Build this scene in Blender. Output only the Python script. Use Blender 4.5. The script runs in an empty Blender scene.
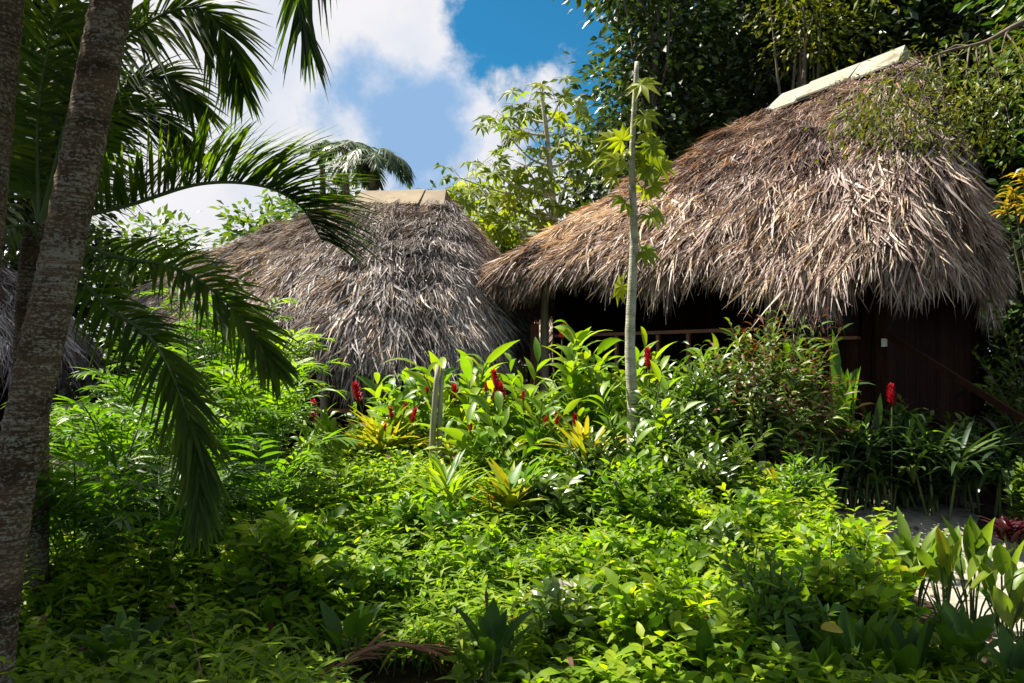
import bpy, math, numpy as np
from math import radians as R, pi
RNG = np.random.default_rng(7)
scene = bpy.context.scene
COL = scene.collection
F, HX, HY, CZ = 796.0, 512.0, 365.0, 2.0        # focal length in pixels, horizon, eye height

def at(px, py, d):                               # a point seen at (px, py), d metres ahead
    return np.array([(px-HX)/F*d, d, CZ+(HY-py)/F*d])
def sm(a, b, x):
    t = np.clip((np.asarray(x, float)-a)/(b-a), 0, 1); return t*t*(3-2*t)
def ground(x, y):
    x = np.asarray(x, float); y = np.asarray(y, float)
    rf = 1-sm(2.4, 3.8, x)
    z = 0.5*sm(4, 9, y)*rf + (1-rf)*.38*sm(6.8, 9, y)
    return z + 0.03*np.sin(1.9*x+0.7*y)*np.sin(1.3*y-0.5*x)
def gpt(px, d):
    x = (px-HX)/F*d
    return np.array([x, d, float(ground(x, d))])
def nrm(v):
    v = np.asarray(v, float); return v/np.maximum(np.linalg.norm(v, axis=-1, keepdims=True), 1e-9)

# ------------------------------------------------------------------ meshes
class Acc:
    def __init__(s): s.V=[]; s.L=[]; s.T=[]; s.M=[]; s.A=[]; s.n=0
    def add(s, V, Fc, rnd=0.5, mat=0):
        V = np.asarray(V, np.float32).reshape(-1, 3); Fc = np.asarray(Fc, np.int32)
        s.V.append(V); s.L.append((Fc+s.n).ravel()); s.T.append(np.full(len(Fc), Fc.shape[1], np.int32))
        s.M.append(np.full(len(Fc), mat, np.int32))
        s.A.append(np.broadcast_to(np.asarray(rnd, np.float32), (len(V),)).copy()); s.n += len(V)
    def build(s, name, mats, parent=None, smooth=True, loc=None):
        me = bpy.data.meshes.new(name)
        V = np.concatenate(s.V)
        if loc is not None: V = V-np.asarray(loc, np.float32)
        L = np.concatenate(s.L); T = np.concatenate(s.T)
        me.vertices.add(len(V)); me.vertices.foreach_set('co', V.ravel())
        me.loops.add(len(L)); me.loops.foreach_set('vertex_index', L)
        me.polygons.add(len(T))
        st = np.zeros(len(T), np.int32); st[1:] = np.cumsum(T)[:-1]
        me.polygons.foreach_set('loop_start', st)
        me.polygons.foreach_set('material_index', np.concatenate(s.M))
        me.polygons.foreach_set('use_smooth', np.full(len(T), smooth))
        at_ = me.attributes.new('rnd', 'FLOAT', 'POINT'); at_.data.foreach_set('value', np.concatenate(s.A))
        for m in (mats if isinstance(mats, (list, tuple)) else [mats]): me.materials.append(m)
        me.update(calc_edges=True)
        o = bpy.data.objects.new(name, me); COL.objects.link(o)
        if parent is not None: o.parent = parent
        elif loc is not None: o.location = loc
        return o

def tag(o, label=None, cat=None, group=None, kind=None):
    for k, v in (('label', label), ('category', cat), ('group', group), ('kind', kind)):
        if v: o[k] = v
    return o
def thing(name, label, cat, loc=(0,0,0), rz=0.0, sc=1.0, group=None):
    o = bpy.data.objects.new(name, None); o.empty_display_size = .1; COL.objects.link(o)
    o.location = [float(v) for v in loc]; o.rotation_euler = (0,0,rz); o.scale = (sc,sc,sc)
    return tag(o, label, cat, group)
def dup(root, loc, rz, sc, label, group=None):
    r = root.copy(); COL.objects.link(r)
    r.location = [float(v) for v in loc]; r.rotation_euler = (0,0,rz); r.scale = (sc,sc,sc)
    r['label'] = label
    if group: r['group'] = group
    for ch in list(root.children):
        c = ch.copy(); COL.objects.link(c); c.parent = r
        for g in ch.children:
            d = g.copy(); COL.objects.link(d); d.parent = c
    return r

def leafT(shape='lance', ny=4, fold=.25, droop=0.0, serr=0):
    ys = np.linspace(0, 1, ny); V=[]; Fc=[]
    for i, y in enumerate(ys):
        if shape == 'lance': w = math.sin(pi*min(1, y**.74*.97+.02))**1.2
        elif shape == 'oval': w = math.sin(pi*min(1, y*.96+.03))**.6
        elif shape == 'strap': w = (min(1, .45+y*3))*(1-y**4)**.8
        elif shape == 'blade': w = (.55+.45*min(1, y*4))*(1-y**2.2)
        else: w = .2+.8*math.sin(pi*y)
        w = max(w, .04)*.5
        z = -droop*y*y
        V += [(-w, y, z+fold*w), (0, y, z), (w, y, z+fold*w)]
        if i: a=(i-1)*3; b=i*3; Fc += [(a,a+1,b+1,b), (a+1,a+2,b+2,b+1)]
    return np.array(V), np.array(Fc)
def palmateT(n=7, spread=2.2, wid=.3, ny=3):
    Vs=[]; Fs=[]; k=0
    for a in np.linspace(-spread, spread, n):
        V, Fc = leafT('lance', ny, .2, .18)
        V = V*np.array([wid, 1-.28*abs(a)/spread, 1]); c, s = math.cos(a), math.sin(a)
        W = V.copy(); W[:,0] = V[:,0]*c+V[:,1]*s; W[:,1] = V[:,1]*c-V[:,0]*s
        Vs.append(W); Fs.append(Fc+k); k += len(V)
    return np.concatenate(Vs), np.concatenate(Fs)
def inst(acc, T, P, D, U, L, W, rnd=.5, grav=0.0, mat=0, curl=1.0):
    V, Fc = T; P = np.asarray(P, float).reshape(-1,3); n = len(P)
    D = nrm(np.broadcast_to(np.asarray(D, float), (n,3))); U = np.broadcast_to(np.asarray(U, float), (n,3))
    S = nrm(np.cross(D, U)); N = np.cross(S, D)
    L = np.broadcast_to(np.asarray(L, float), (n,)); W = np.broadcast_to(np.asarray(W, float), (n,))
    grav = np.broadcast_to(np.asarray(grav, float), (n,)); curl = np.broadcast_to(np.asarray(curl, float), (n,))
    rnd = np.broadcast_to(np.asarray(rnd, float), (n,))
    X = P[:,None,:] + V[None,:,0,None]*(W[:,None,None]*S[:,None,:]) + V[None,:,1,None]*(L[:,None,None]*D[:,None,:]) \
        + V[None,:,2,None]*((W*curl)[:,None,None]*N[:,None,:])
    X[:,:,2] -= (grav*L)[:,None]*(V[None,:,1]**2)
    Ff = (Fc[None]+(np.arange(n)*len(V))[:,None,None]).reshape(-1, Fc.shape[1])
    acc.add(X.reshape(-1,3), Ff, np.repeat(rnd, len(V)), mat)
def catmull(P, n, closed=False):
    P = np.asarray(P, float)
    Q = np.vstack([P[-1], P, P[0], P[1]]) if closed else np.vstack([2*P[0]-P[1], P, 2*P[-1]-P[-2]])
    m = len(P) if closed else len(P)-1
    u = np.linspace(0, m, n, endpoint=not closed); i = np.minimum(u.astype(int), m-1); t = (u-i)[:,None]
    a,b,c,d = Q[i],Q[i+1],Q[i+2],Q[i+3]
    return .5*(2*b+(c-a)*t+(2*a-5*b+4*c-d)*t*t+(3*b-a-3*c+d)*t**3)
def tube(acc, P, r, ns=8, rnd=.5, mat=0, rough=0.0, rng=None, cap=True):
    P = np.asarray(P, float); n = len(P); r = np.broadcast_to(np.asarray(r, float), (n,))
    T = nrm(np.gradient(P, axis=0)); ref = np.array([1,0,0.]) if abs(T[0][0])<.8 else np.array([0,1,0.])
    S = nrm(np.cross(T, ref)); N = np.cross(S, T)
    a = np.arange(ns)/ns*2*pi
    rr = r[:,None]*np.ones(ns)
    if rough: rr = rr*(1+rough*(rng or RNG).standard_normal((n,ns)))
    X = P[:,None]+rr[...,None]*(np.cos(a)[None,:,None]*S[:,None]+np.sin(a)[None,:,None]*N[:,None])
    i = np.arange(n-1)[:,None]*ns; j = np.arange(ns)[None]; k = (j+1)%ns
    Fq = np.stack([i+j, i+k, i+ns+k, i+ns+j], -1).reshape(-1,4)
    acc.add(X.reshape(-1,3), Fq, rnd, mat)
    if cap:
        base = acc.n-n*ns
        acc.L.append(np.arange(ns)[::-1].astype(np.int32)+base); acc.T.append(np.array([ns],np.int32)); acc.M.append(np.array([mat],np.int32))
        acc.L.append(np.arange(ns).astype(np.int32)+base+(n-1)*ns); acc.T.append(np.array([ns],np.int32)); acc.M.append(np.array([mat],np.int32))
BOXF = np.array([(0,3,2,1),(4,5,6,7),(0,1,5,4),(1,2,6,5),(2,3,7,6),(3,0,4,7)])
def beam(acc, p0, p1, w, h, up=(0,0,1), rnd=.5, mat=0):   # box along p0-p1, w sideways, h along up, small chamfer via shrink ends
    p0=np.asarray(p0,float); p1=np.asarray(p1,float); D=nrm(p1-p0); S=nrm(np.cross(D,np.asarray(up,float))); N=np.cross(S,D)
    V=[]
    for p in (p0,p1):
        for a,b in ((-1,-1),(1,-1),(1,1),(-1,1)): V.append(p+S*a*w/2+N*b*h/2)
    acc.add(np.array(V), BOXF, rnd, mat)
def panel(acc, a, b, z0, z1, th, rnd=.5, mat=0):           # upright slab over plan line a-b
    a=np.asarray(a,float)[:2]; b=np.asarray(b,float)[:2]; zc=(z0+z1)/2
    beam(acc, (*a,zc), (*b,zc), th, z1-z0, rnd=rnd, mat=mat)

# ------------------------------------------------------------------ materials
def nt(name):
    m = bpy.data.materials.new(name); m.use_nodes = True; t = m.node_tree; t.nodes.clear()
    return m, t, t.nodes, t.links, t.nodes.new('ShaderNodeOutputMaterial')
def ramp(n, stops):
    r = n.new('ShaderNodeValToRGB'); e = r.color_ramp.elements
    while len(e) < len(stops): e.new(.5)
    for q,(p,c) in zip(e, stops): q.position=p; q.color=(*c,1)
    return r
def leaf_mat(name, stops, tr=.4, tcol=(1.5,1.6,.5), rough=.42, spec=.45):
    m,t,n,l,out = nt(name)
    a = n.new('ShaderNodeAttribute'); a.attribute_name='rnd'
    oi = n.new('ShaderNodeObjectInfo')
    ma = n.new('ShaderNodeMath'); ma.operation='MULTIPLY_ADD'; ma.inputs[1].default_value=.3; l.new(oi.outputs['Random'],ma.inputs[0]); 
    sb = n.new('ShaderNodeMath'); sb.operation='SUBTRACT'; sb.inputs[1].default_value=.15; l.new(a.outputs['Fac'],sb.inputs[0]); l.new(sb.outputs[0],ma.inputs[2])
    g = n.new('ShaderNodeNewGeometry'); no = n.new('ShaderNodeTexNoise'); no.inputs['Scale'].default_value=14; no.inputs['Detail'].default_value=3
    l.new(g.outputs['Position'],no.inputs['Vector'])
    m2 = n.new('ShaderNodeMath'); m2.operation='MULTIPLY_ADD'; m2.inputs[1].default_value=.3; l.new(no.outputs[0],m2.inputs[0])
    s2 = n.new('ShaderNodeMath'); s2.operation='SUBTRACT'; s2.inputs[1].default_value=.15; l.new(ma.outputs[0],s2.inputs[0]); l.new(s2.outputs[0],m2.inputs[2])
    r = ramp(n, stops); l.new(m2.outputs[0], r.inputs[0])
    p = n.new('ShaderNodeBsdfPrincipled'); p.inputs['Roughness'].default_value=rough; p.inputs['Specular IOR Level'].default_value=spec
    l.new(r.outputs[0], p.inputs['Base Color'])
    mx = n.new('ShaderNodeMix'); mx.data_type='RGBA'; mx.blend_type='MULTIPLY'; mx.inputs['Factor'].default_value=1
    l.new(r.outputs[0], mx.inputs['A']); mx.inputs['B'].default_value=(*tcol,1)
    tl = n.new('ShaderNodeBsdfTranslucent'); l.new(mx.outputs['Result'], tl.inputs['Color'])
    ms = n.new('ShaderNodeMixShader'); ms.inputs[0].default_value=tr
    l.new(p.outputs[0],ms.inputs[1]); l.new(tl.outputs[0],ms.inputs[2]); l.new(ms.outputs[0],out.inputs[0])
    return m
def solid_mat(name, stops, scale=(6,6,6), rough=.8, spec=.2, bump=.0, bscale=None, detail=6, attr=0.0, rnoise=0):
    m,t,n,l,out = nt(name)
    tc = n.new('ShaderNodeTexCoord'); mp = n.new('ShaderNodeMapping'); mp.inputs['Scale'].default_value=scale
    l.new(tc.outputs['Object'],mp.inputs[0])
    no = n.new('ShaderNodeTexNoise'); no.inputs['Scale'].default_value=1; no.inputs['Detail'].default_value=detail; no.inputs['Roughness'].default_value=.65
    l.new(mp.outputs[0],no.inputs['Vector'])
    r = ramp(n, stops)
    src = no.outputs[0]
    if attr:
        a = n.new('ShaderNodeAttribute'); a.attribute_name='rnd'
        q = n.new('ShaderNodeMath'); q.operation='MULTIPLY_ADD'; q.inputs[1].default_value=attr; l.new(a.outputs['Fac'],q.inputs[0])
        s = n.new('ShaderNodeMath'); s.operation='SUBTRACT'; s.inputs[1].default_value=attr/2; l.new(src,s.inputs[0]); l.new(s.outputs[0],q.inputs[2]); src=q.outputs[0]
    l.new(src, r.inputs[0])
    p = n.new('ShaderNodeBsdfPrincipled'); p.inputs['Roughness'].default_value=rough; p.inputs['Specular IOR Level'].default_value=spec
    l.new(r.outputs[0],p.inputs['Base Color'])
    if bump:
        b = n.new('ShaderNodeBump'); b.inputs['Strength'].default_value=bump; b.inputs['Distance'].default_value=.03
        n2 = no
        if bscale:
            m3 = n.new('ShaderNodeMapping'); m3.inputs['Scale'].default_value=bscale; l.new(tc.outputs['Object'],m3.inputs[0])
            n2 = n.new('ShaderNodeTexNoise'); n2.inputs['Scale'].default_value=1; n2.inputs['Detail'].default_value=5; l.new(m3.outputs[0],n2.inputs['Vector'])
        l.new(n2.outputs[0],b.inputs['Height']); l.new(b.outputs[0],p.inputs['Normal'])
    l.new(p.outputs[0],out.inputs[0])
    return m
def trunk_mat(name, dark, mid, pale, rings=22.0):
    m,t,n,l,out = nt(name)
    tc = n.new('ShaderNodeTexCoord')
    def noise(sc, det=5, rg=.6):
        mp=n.new('ShaderNodeMapping'); mp.inputs['Scale'].default_value=sc; l.new(tc.outputs['Object'],mp.inputs[0])
        q=n.new('ShaderNodeTexNoise'); q.inputs['Scale'].default_value=1; q.inputs['Detail'].default_value=det; q.inputs['Roughness'].default_value=rg; l.new(mp.outputs[0],q.inputs['Vector']); return q
    big=noise((2.5,2.5,9.0),4,.6); lich=noise((42,42,75),7,.75); strk=noise((4,4,70),4,.6); zone=noise((4,4,5),3)
    r1=ramp(n,[(.34,dark),(.5,mid),(.66,tuple(1.5*c for c in mid))]); l.new(big.outputs[0],r1.inputs[0])
    r2=ramp(n,[(.475,(0,0,0)),(.54,(.85,.85,.85))]); 
    zz=n.new('ShaderNodeMath'); zz.operation='MULTIPLY_ADD'; zz.inputs[1].default_value=.32; l.new(zone.outputs[0],zz.inputs[0])
    z2=n.new('ShaderNodeMath'); z2.operation='SUBTRACT'; z2.inputs[1].default_value=.17; l.new(lich.outputs[0],z2.inputs[0]); l.new(z2.outputs[0],zz.inputs[2]); l.new(zz.outputs[0],r2.inputs[0])
    r3=ramp(n,[(.38,(.1,.1,.1)),(.55,(1,1,1))]); l.new(strk.outputs[0],r3.inputs[0])
    mu=n.new('ShaderNodeMath'); mu.operation='MULTIPLY'; l.new(r2.outputs[0],mu.inputs[0]); l.new(r3.outputs[0],mu.inputs[1])
    mx=n.new('ShaderNodeMix'); mx.data_type='RGBA'; l.new(mu.outputs[0],mx.inputs['Factor']); l.new(r1.outputs[0],mx.inputs['A']); mx.inputs['B'].default_value=(*pale,1)
    p=n.new('ShaderNodeBsdfPrincipled'); p.inputs['Roughness'].default_value=.85; p.inputs['Specular IOR Level'].default_value=.15
    l.new(mx.outputs['Result'],p.inputs['Base Color'])
    b=n.new('ShaderNodeBump'); b.inputs['Strength'].default_value=.6; b.inputs['Distance'].default_value=.012
    l.new(strk.outputs[0],b.inputs['Height']); l.new(b.outputs[0],p.inputs['Normal']); l.new(p.outputs[0],out.inputs[0])
    return m
G = dict(
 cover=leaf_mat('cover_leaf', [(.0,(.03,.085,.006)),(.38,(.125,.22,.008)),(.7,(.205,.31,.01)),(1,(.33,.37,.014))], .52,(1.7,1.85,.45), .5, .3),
 ginger=leaf_mat('ginger_leaf', [(.0,(.04,.11,.012)),(.5,(.115,.235,.012)),(1,(.25,.34,.018))], .48,(1.7,1.6,.45)),
 bush=leaf_mat('bush_leaf', [(.0,(.03,.065,.013)),(.5,(.075,.14,.02)),(1,(.17,.24,.025))], .35, rough=.32, spec=.6),
 croton=leaf_mat('croton_leaf', [(.0,(.08,.2,.02)),(.35,(.3,.36,.02)),(.7,(.55,.45,.02)),(1,(.55,.2,.02))], .35, (1.1,1.1,.6)),
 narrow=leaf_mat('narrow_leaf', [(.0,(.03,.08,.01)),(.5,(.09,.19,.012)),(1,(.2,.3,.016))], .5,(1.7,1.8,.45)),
 mixed=leaf_mat('variegated_leaf', [(.0,(.1,.02,.015)),(.16,(.14,.05,.02)),(.28,(.05,.1,.015)),(.6,(.13,.21,.018)),(.85,(.24,.28,.02)),(1,(.45,.34,.03))], .35, (1.4,1.4,.5)),
 spear=leaf_mat('spear_leaf', [(.0,(.016,.036,.014)),(.5,(.04,.08,.02)),(1,(.13,.18,.045))], .2, rough=.4),
 red=leaf_mat('red_leaf', [(.0,(.03,.006,.01)),(.6,(.065,.008,.015)),(1,(.1,.06,.02))], .3, (1.3,.6,.6)),
 broad=leaf_mat('broad_leaf', [(.0,(.03,.075,.012)),(.5,(.065,.14,.016)),(1,(.17,.25,.02))], .4,(1.6,1.6,.45), .5, .25),
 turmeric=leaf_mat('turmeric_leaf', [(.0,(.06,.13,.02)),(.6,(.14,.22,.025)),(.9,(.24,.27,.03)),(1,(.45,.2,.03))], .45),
 palm=leaf_mat('palm_leaflet', [(.0,(.022,.05,.008)),(.5,(.05,.095,.009)),(1,(.13,.18,.012))], .5,(1.9,1.9,.35), rough=.5, spec=.25),
 palm_far=leaf_mat('grey_palm_leaflet', [(.0,(.03,.055,.025)),(.5,(.055,.09,.035)),(1,(.1,.14,.055))], .3),
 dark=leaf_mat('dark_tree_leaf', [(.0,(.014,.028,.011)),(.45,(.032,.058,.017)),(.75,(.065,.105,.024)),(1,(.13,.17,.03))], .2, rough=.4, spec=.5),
 olive=leaf_mat('olive_leaf', [(.0,(.035,.05,.008)),(.5,(.09,.12,.012)),(1,(.24,.25,.02))], .35,(1.5,1.4,.5), .5,.3),
 lime=leaf_mat('lime_tree_leaf', [(.0,(.07,.12,.012)),(.5,(.18,.24,.016)),(1,(.34,.36,.02))], .5,(1.7,1.7,.45), .5, .3),
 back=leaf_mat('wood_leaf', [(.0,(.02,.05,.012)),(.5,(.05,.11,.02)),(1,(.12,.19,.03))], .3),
 yellow=leaf_mat('yellow_leaf', [(.0,(.3,.25,.02)),(.6,(.55,.4,.02)),(1,(.6,.3,.02))], .35, (1.1,1.,.6)),
 dead=leaf_mat('dead_frond', [(.0,(.07,.03,.02)),(.5,(.15,.06,.04)),(1,(.28,.15,.09))], .1, (1,1,1), .7,.2),
 stem=solid_mat('green_stem', [(.3,(.06,.1,.03)),(.7,(.14,.18,.06))], (20,20,8)),
 petal=leaf_mat('red_bract', [(.0,(.13,.006,.008)),(.5,(.34,.006,.018)),(1,(.5,.02,.04))], .3,(1.2,.8,.8), .4),
 bark=solid_mat('bark', [(.3,(.07,.055,.045)),(.55,(.15,.12,.095)),(.75,(.27,.24,.2))], (9,9,3), .9, .1, .5),
 palebark=trunk_mat('pale_bark', (.2,.19,.13), (.33,.31,.22), (.55,.53,.46)),
 palmtrunk=trunk_mat('palm_trunk_bark', (.04,.022,.011), (.085,.05,.026), (.31,.275,.2)),
 twig=solid_mat('twig', [(.3,(.08,.06,.04)),(.7,(.2,.16,.11))], (15,15,5)),
 wood=solid_mat('dark_wood', [(.3,(.018,.007,.004)),(.6,(.034,.013,.007)),(.8,(.05,.021,.012))], (30,30,3), .85,.1,.3, attr=.3),
 rail=solid_mat('rail_wood', [(.3,(.2,.085,.055)),(.7,(.32,.16,.11))], (12,12,12), .6,.3,.2),
 pole=solid_mat('grey_pole', [(.3,(.24,.2,.14)),(.7,(.46,.41,.32))], (20,20,3), .85,.1,.3),
 cap=solid_mat('ridge_sheet', [(.32,(.1,.07,.035)),(.42,(.19,.175,.115)),(.6,(.235,.23,.175)),(.8,(.26,.26,.21))], (2.2,2.2,2.2), .55,.3,.1),
 cap2=solid_mat('ridge_board', [(.3,(.12,.085,.045)),(.6,(.21,.16,.09)),(.8,(.26,.21,.13))], (2,2,5), .7,.2,.1),
 white=solid_mat('white_plastic', [(.3,(.7,.7,.66)),(.7,(.8,.8,.77))], rough=.4),
 glass=solid_mat('dark_pane', [(.3,(.008,.008,.008)),(.7,(.015,.014,.012))], rough=.35, spec=.15),
 stone=solid_mat('pale_stone', [(.3,(.16,.15,.12)),(.7,(.3,.28,.24))], (9,9,9), .9,.1,.6),
 soil=solid_mat('soil', [(.3,(.018,.013,.009)),(.55,(.045,.032,.02)),(.75,(.1,.07,.04))], (7,7,7), .95,.1,.8,(30,30,30)),
 sand=solid_mat('sand', [(.3,(.16,.14,.11)),(.5,(.28,.26,.21)),(.75,(.38,.36,.31))], (5,5,5), .95,.1,.5,(45,45,45), detail=9),
)
def thatch_mat(name, stops, tr=.18):
    return leaf_mat(name, stops, tr, (1.5,1.15,.6), .7, .15)
TH_A = thatch_mat('thatch_warm', [(0,(.035,.023,.02)),(.2,(.11,.07,.06)),(.4,(.22,.16,.138)),(.58,(.38,.305,.275)),(.76,(.58,.51,.47)),(.9,(.56,.44,.31)),(1,(.38,.16,.055))])
TH_B = thatch_mat('thatch_grey', [(0,(.03,.026,.025)),(.24,(.095,.078,.075)),(.43,(.19,.162,.155)),(.65,(.36,.33,.32)),(.88,(.58,.55,.535)),(1,(.36,.22,.12))])
TH_O = thatch_mat('thatch_orange', [(0,(.1,.045,.025)),(.5,(.34,.17,.08)),(1,(.5,.3,.17))])
CORE = solid_mat('thatch_core', [(.3,(.04,.026,.018)),(.6,(.1,.07,.05)),(.8,(.16,.12,.09))], (8,8,8), .95,.05,.6)

def bent(T, k):
    V = T[0].copy(); V[:,0] += k*V[:,1]**2; return V, T[1]
LEAF = dict(lance=leafT('lance',4,.25,.1), lance3=leafT('lance',3,.3,.1), oval=leafT('oval',4,.2,.1), oval3=leafT('oval',3,.25,.1), long=leafT('lance',6,.3,0),
            strap=leafT('strap',6,.35,0), blade=leafT('blade',5,.3,0), blade3=leafT('blade',3,.2,0), straw=leafT('blade',4,.5,0), broad=leafT('oval',7,.25,0))
LEAF['straw_l'] = bent(LEAF['straw'], 4.5); LEAF['straw_r'] = bent(LEAF['straw'], -4.5)
def straw(acc, P, D, U, L, W, rnd, grav, mat=0):
    g = RNG.integers(0, 3, len(P))
    for k, nm in enumerate(('straw', 'straw_l', 'straw_r')):
        q = g == k; f = lambda v: v[q] if np.ndim(v) else v
        inst(acc, LEAF[nm], P[q], D[q], U[q], f(L), f(W), f(rnd), f(grav), mat)
PALMATE = palmateT(8, 2.3, .34); PALMATE3 = palmateT(7, 2.3, .36, 3)

# ------------------------------------------------------------------ sky, sun, camera
SUN = nrm(np.array([-.46, .22, .86]))
w = bpy.data.worlds.new('World'); scene.world = w; w.use_nodes = True
n = w.node_tree.nodes; l = w.node_tree.links; n.clear()
def mth(op, a, b=None, c=None):
    q = n.new('ShaderNodeMath'); q.operation = op
    for i, v in enumerate((a,b,c)):
        if v is None: continue
        if isinstance(v,(int,float)): q.inputs[i].default_value=v
        else: l.new(v,q.inputs[i])
    return q.outputs[0]
def smooth(x, a, b):
    q=n.new('ShaderNodeMapRange'); q.interpolation_type='SMOOTHSTEP'; q.inputs[1].default_value=a; q.inputs[2].default_value=b; l.new(x,q.inputs[0]); return q.outputs[0]
sky = n.new('ShaderNodeTexSky'); sky.sky_type='NISHITA'; sky.sun_disc=False
sky.sun_elevation=math.asin(SUN[2]); sky.sun_rotation=math.atan2(SUN[0],SUN[1]); sky.air_density=1.0; sky.dust_density=.6; sky.ozone_density=2.0
tcw = n.new('ShaderNodeTexCoord'); vec = tcw.outputs['Generated']
def angle_to(px, py):
    d = nrm(np.array([(px-HX)/F,1,(HY-py)/F])); q=n.new('ShaderNodeVectorMath'); q.operation='DISTANCE'; l.new(vec,q.inputs[0]); q.inputs[1].default_value=d; return q.outputs['Value']
def wnoise(scale, detail, rough=.6, off=(0,0,0)):
    mp=n.new('ShaderNodeMapping'); mp.inputs['Location'].default_value=off; l.new(vec,mp.inputs[0])
    q=n.new('ShaderNodeTexNoise'); q.inputs['Scale'].default_value=scale; q.inputs['Detail'].default_value=detail; q.inputs['Roughness'].default_value=rough; l.new(mp.outputs[0],q.inputs['Vector']); return q.outputs[0]
n1 = wnoise(6, 9, .62)
hole = mth('MINIMUM', mth('MINIMUM', angle_to(540,10), mth('MULTIPLY', angle_to(640,60), .9)), mth('MULTIPLY', angle_to(790,30), .55))
cl = smooth(mth('ADD', hole, mth('MULTIPLY', mth('SUBTRACT', n1, .5), .34)), .072, .125)
cl2 = smooth(wnoise(3.2, 8, .6, (3,1,2)), .38, .6)
behind = smooth(angle_to(440,120), .7, 1.2)      # elsewhere: broken cloud
mixm = mth('MULTIPLY', cl, mth('SUBTRACT', 1.0, mth('MULTIPLY', behind, mth('SUBTRACT', 1.0, cl2))))
body = mth('MAXIMUM', mth('MULTIPLY', smooth(mth('ADD', angle_to(408,142), mth('MULTIPLY', mth('SUBTRACT', wnoise(7,8,.6,(1,4,2)), .5), .3)), .13, .05), 1.0),
           mth('MULTIPLY', smooth(wnoise(4,6,.55,(5,2,9)), .45, .75), .45))
mxc = n.new('ShaderNodeMix'); mxc.data_type='RGBA'; l.new(body,mxc.inputs['Factor']); mxc.inputs['A'].default_value=(6.5,6.4,6.6,1); mxc.inputs['B'].default_value=(2.1,3.5,5.5,1)
tint = n.new('ShaderNodeMix'); tint.data_type='RGBA'; tint.blend_type='MULTIPLY'; tint.inputs['Factor'].default_value=1; l.new(sky.outputs[0],tint.inputs['A']); tint.inputs['B'].default_value=(.14,.64,.8,1)
mxs = n.new('ShaderNodeMix'); mxs.data_type='RGBA'; l.new(mixm,mxs.inputs['Factor']); l.new(tint.outputs['Result'],mxs.inputs['A']); l.new(mxc.outputs['Result'],mxs.inputs['B'])
bg = n.new('ShaderNodeBackground'); bg.inputs['Strength'].default_value=.05; l.new(mxs.outputs['Result'],bg.inputs[0])
ow = n.new('ShaderNodeOutputWorld'); l.new(bg.outputs[0],ow.inputs[0])
sl = bpy.data.lights.new('sun','SUN'); sl.energy=5.0; sl.angle=R(.5); sl.color=(1,.93,.82)
so = bpy.data.objects.new('sun',sl); COL.objects.link(so)
from mathutils import Vector
so.rotation_euler = Vector(SUN).to_track_quat('Z','Y').to_euler(); so.location=(-20,0,30)
cam = bpy.data.cameras.new('camera'); co = bpy.data.objects.new('camera',cam); COL.objects.link(co)
co.location=(0,0,CZ); co.rotation_euler=(R(90),0,0); cam.sensor_width=36; cam.lens=36*F/1024; cam.shift_y=(HY-341.5)/1024; cam.clip_end=600
scene.camera = co
vs = scene.view_settings; vs.view_transform='Standard'; vs.look='None'; vs.exposure=1.5; vs.gamma=1; vs.use_curve_mapping=False
cy = scene.cycles; cy.max_bounces=6; cy.diffuse_bounces=3; cy.glossy_bounces=2; cy.transmission_bounces=4; cy.transparent_max_bounces=4; cy.use_denoising=True; cy.sample_clamp_indirect=4
cy.caustics_reflective=False; cy.caustics_refractive=False

# ------------------------------------------------------------------ ground, path
xs = np.concatenate([np.linspace(-150,-10,12)[:-1], np.linspace(-10,12,75), np.linspace(12,150,12)[1:]])
ys = np.concatenate([np.linspace(-60,0,8)[:-1], np.linspace(0,20,70), np.linspace(20,300,14)[1:]])
X,Y = np.meshgrid(xs,ys); Z = ground(X,Y)
a = Acc(); i = np.arange(len(ys)-1)[:,None]*len(xs); j = np.arange(len(xs)-1)[None]
a.add(np.stack([X,Y,Z],-1), np.stack([i+j,i+j+1,i+len(xs)+j+1,i+len(xs)+j],-1).reshape(-1,4))
tag(a.build('ground', G['soil']), kind='structure')
pc = catmull([(4.6,3,0),(4.3,5,0),(4.15,6.6,0),(4.2,8.0,0),(4.3,9.3,0),(4.9,9.9,0)], 40)
tg = nrm(np.gradient(pc,axis=0)); sd = np.stack([tg[:,1],-tg[:,0],0*tg[:,0]],-1)
us = np.linspace(-1,1,9); PV=[]
for k in range(40):
    wd = .8+.12*math.sin(k*.7)+.06*math.sin(k*1.9+1)
    for u in us:
        p = pc[k]+sd[k]*u*wd; PV.append((p[0],p[1],float(ground(p[0],p[1]))+.02-.012*abs(u)**4))
i = np.arange(39)[:,None]*9; j=np.arange(8)[None]
a = Acc(); a.add(PV, np.stack([i+j,i+j+1,i+9+j+1,i+9+j],-1).reshape(-1,4)); tag(a.build('path', G['sand']), kind='structure')

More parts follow.
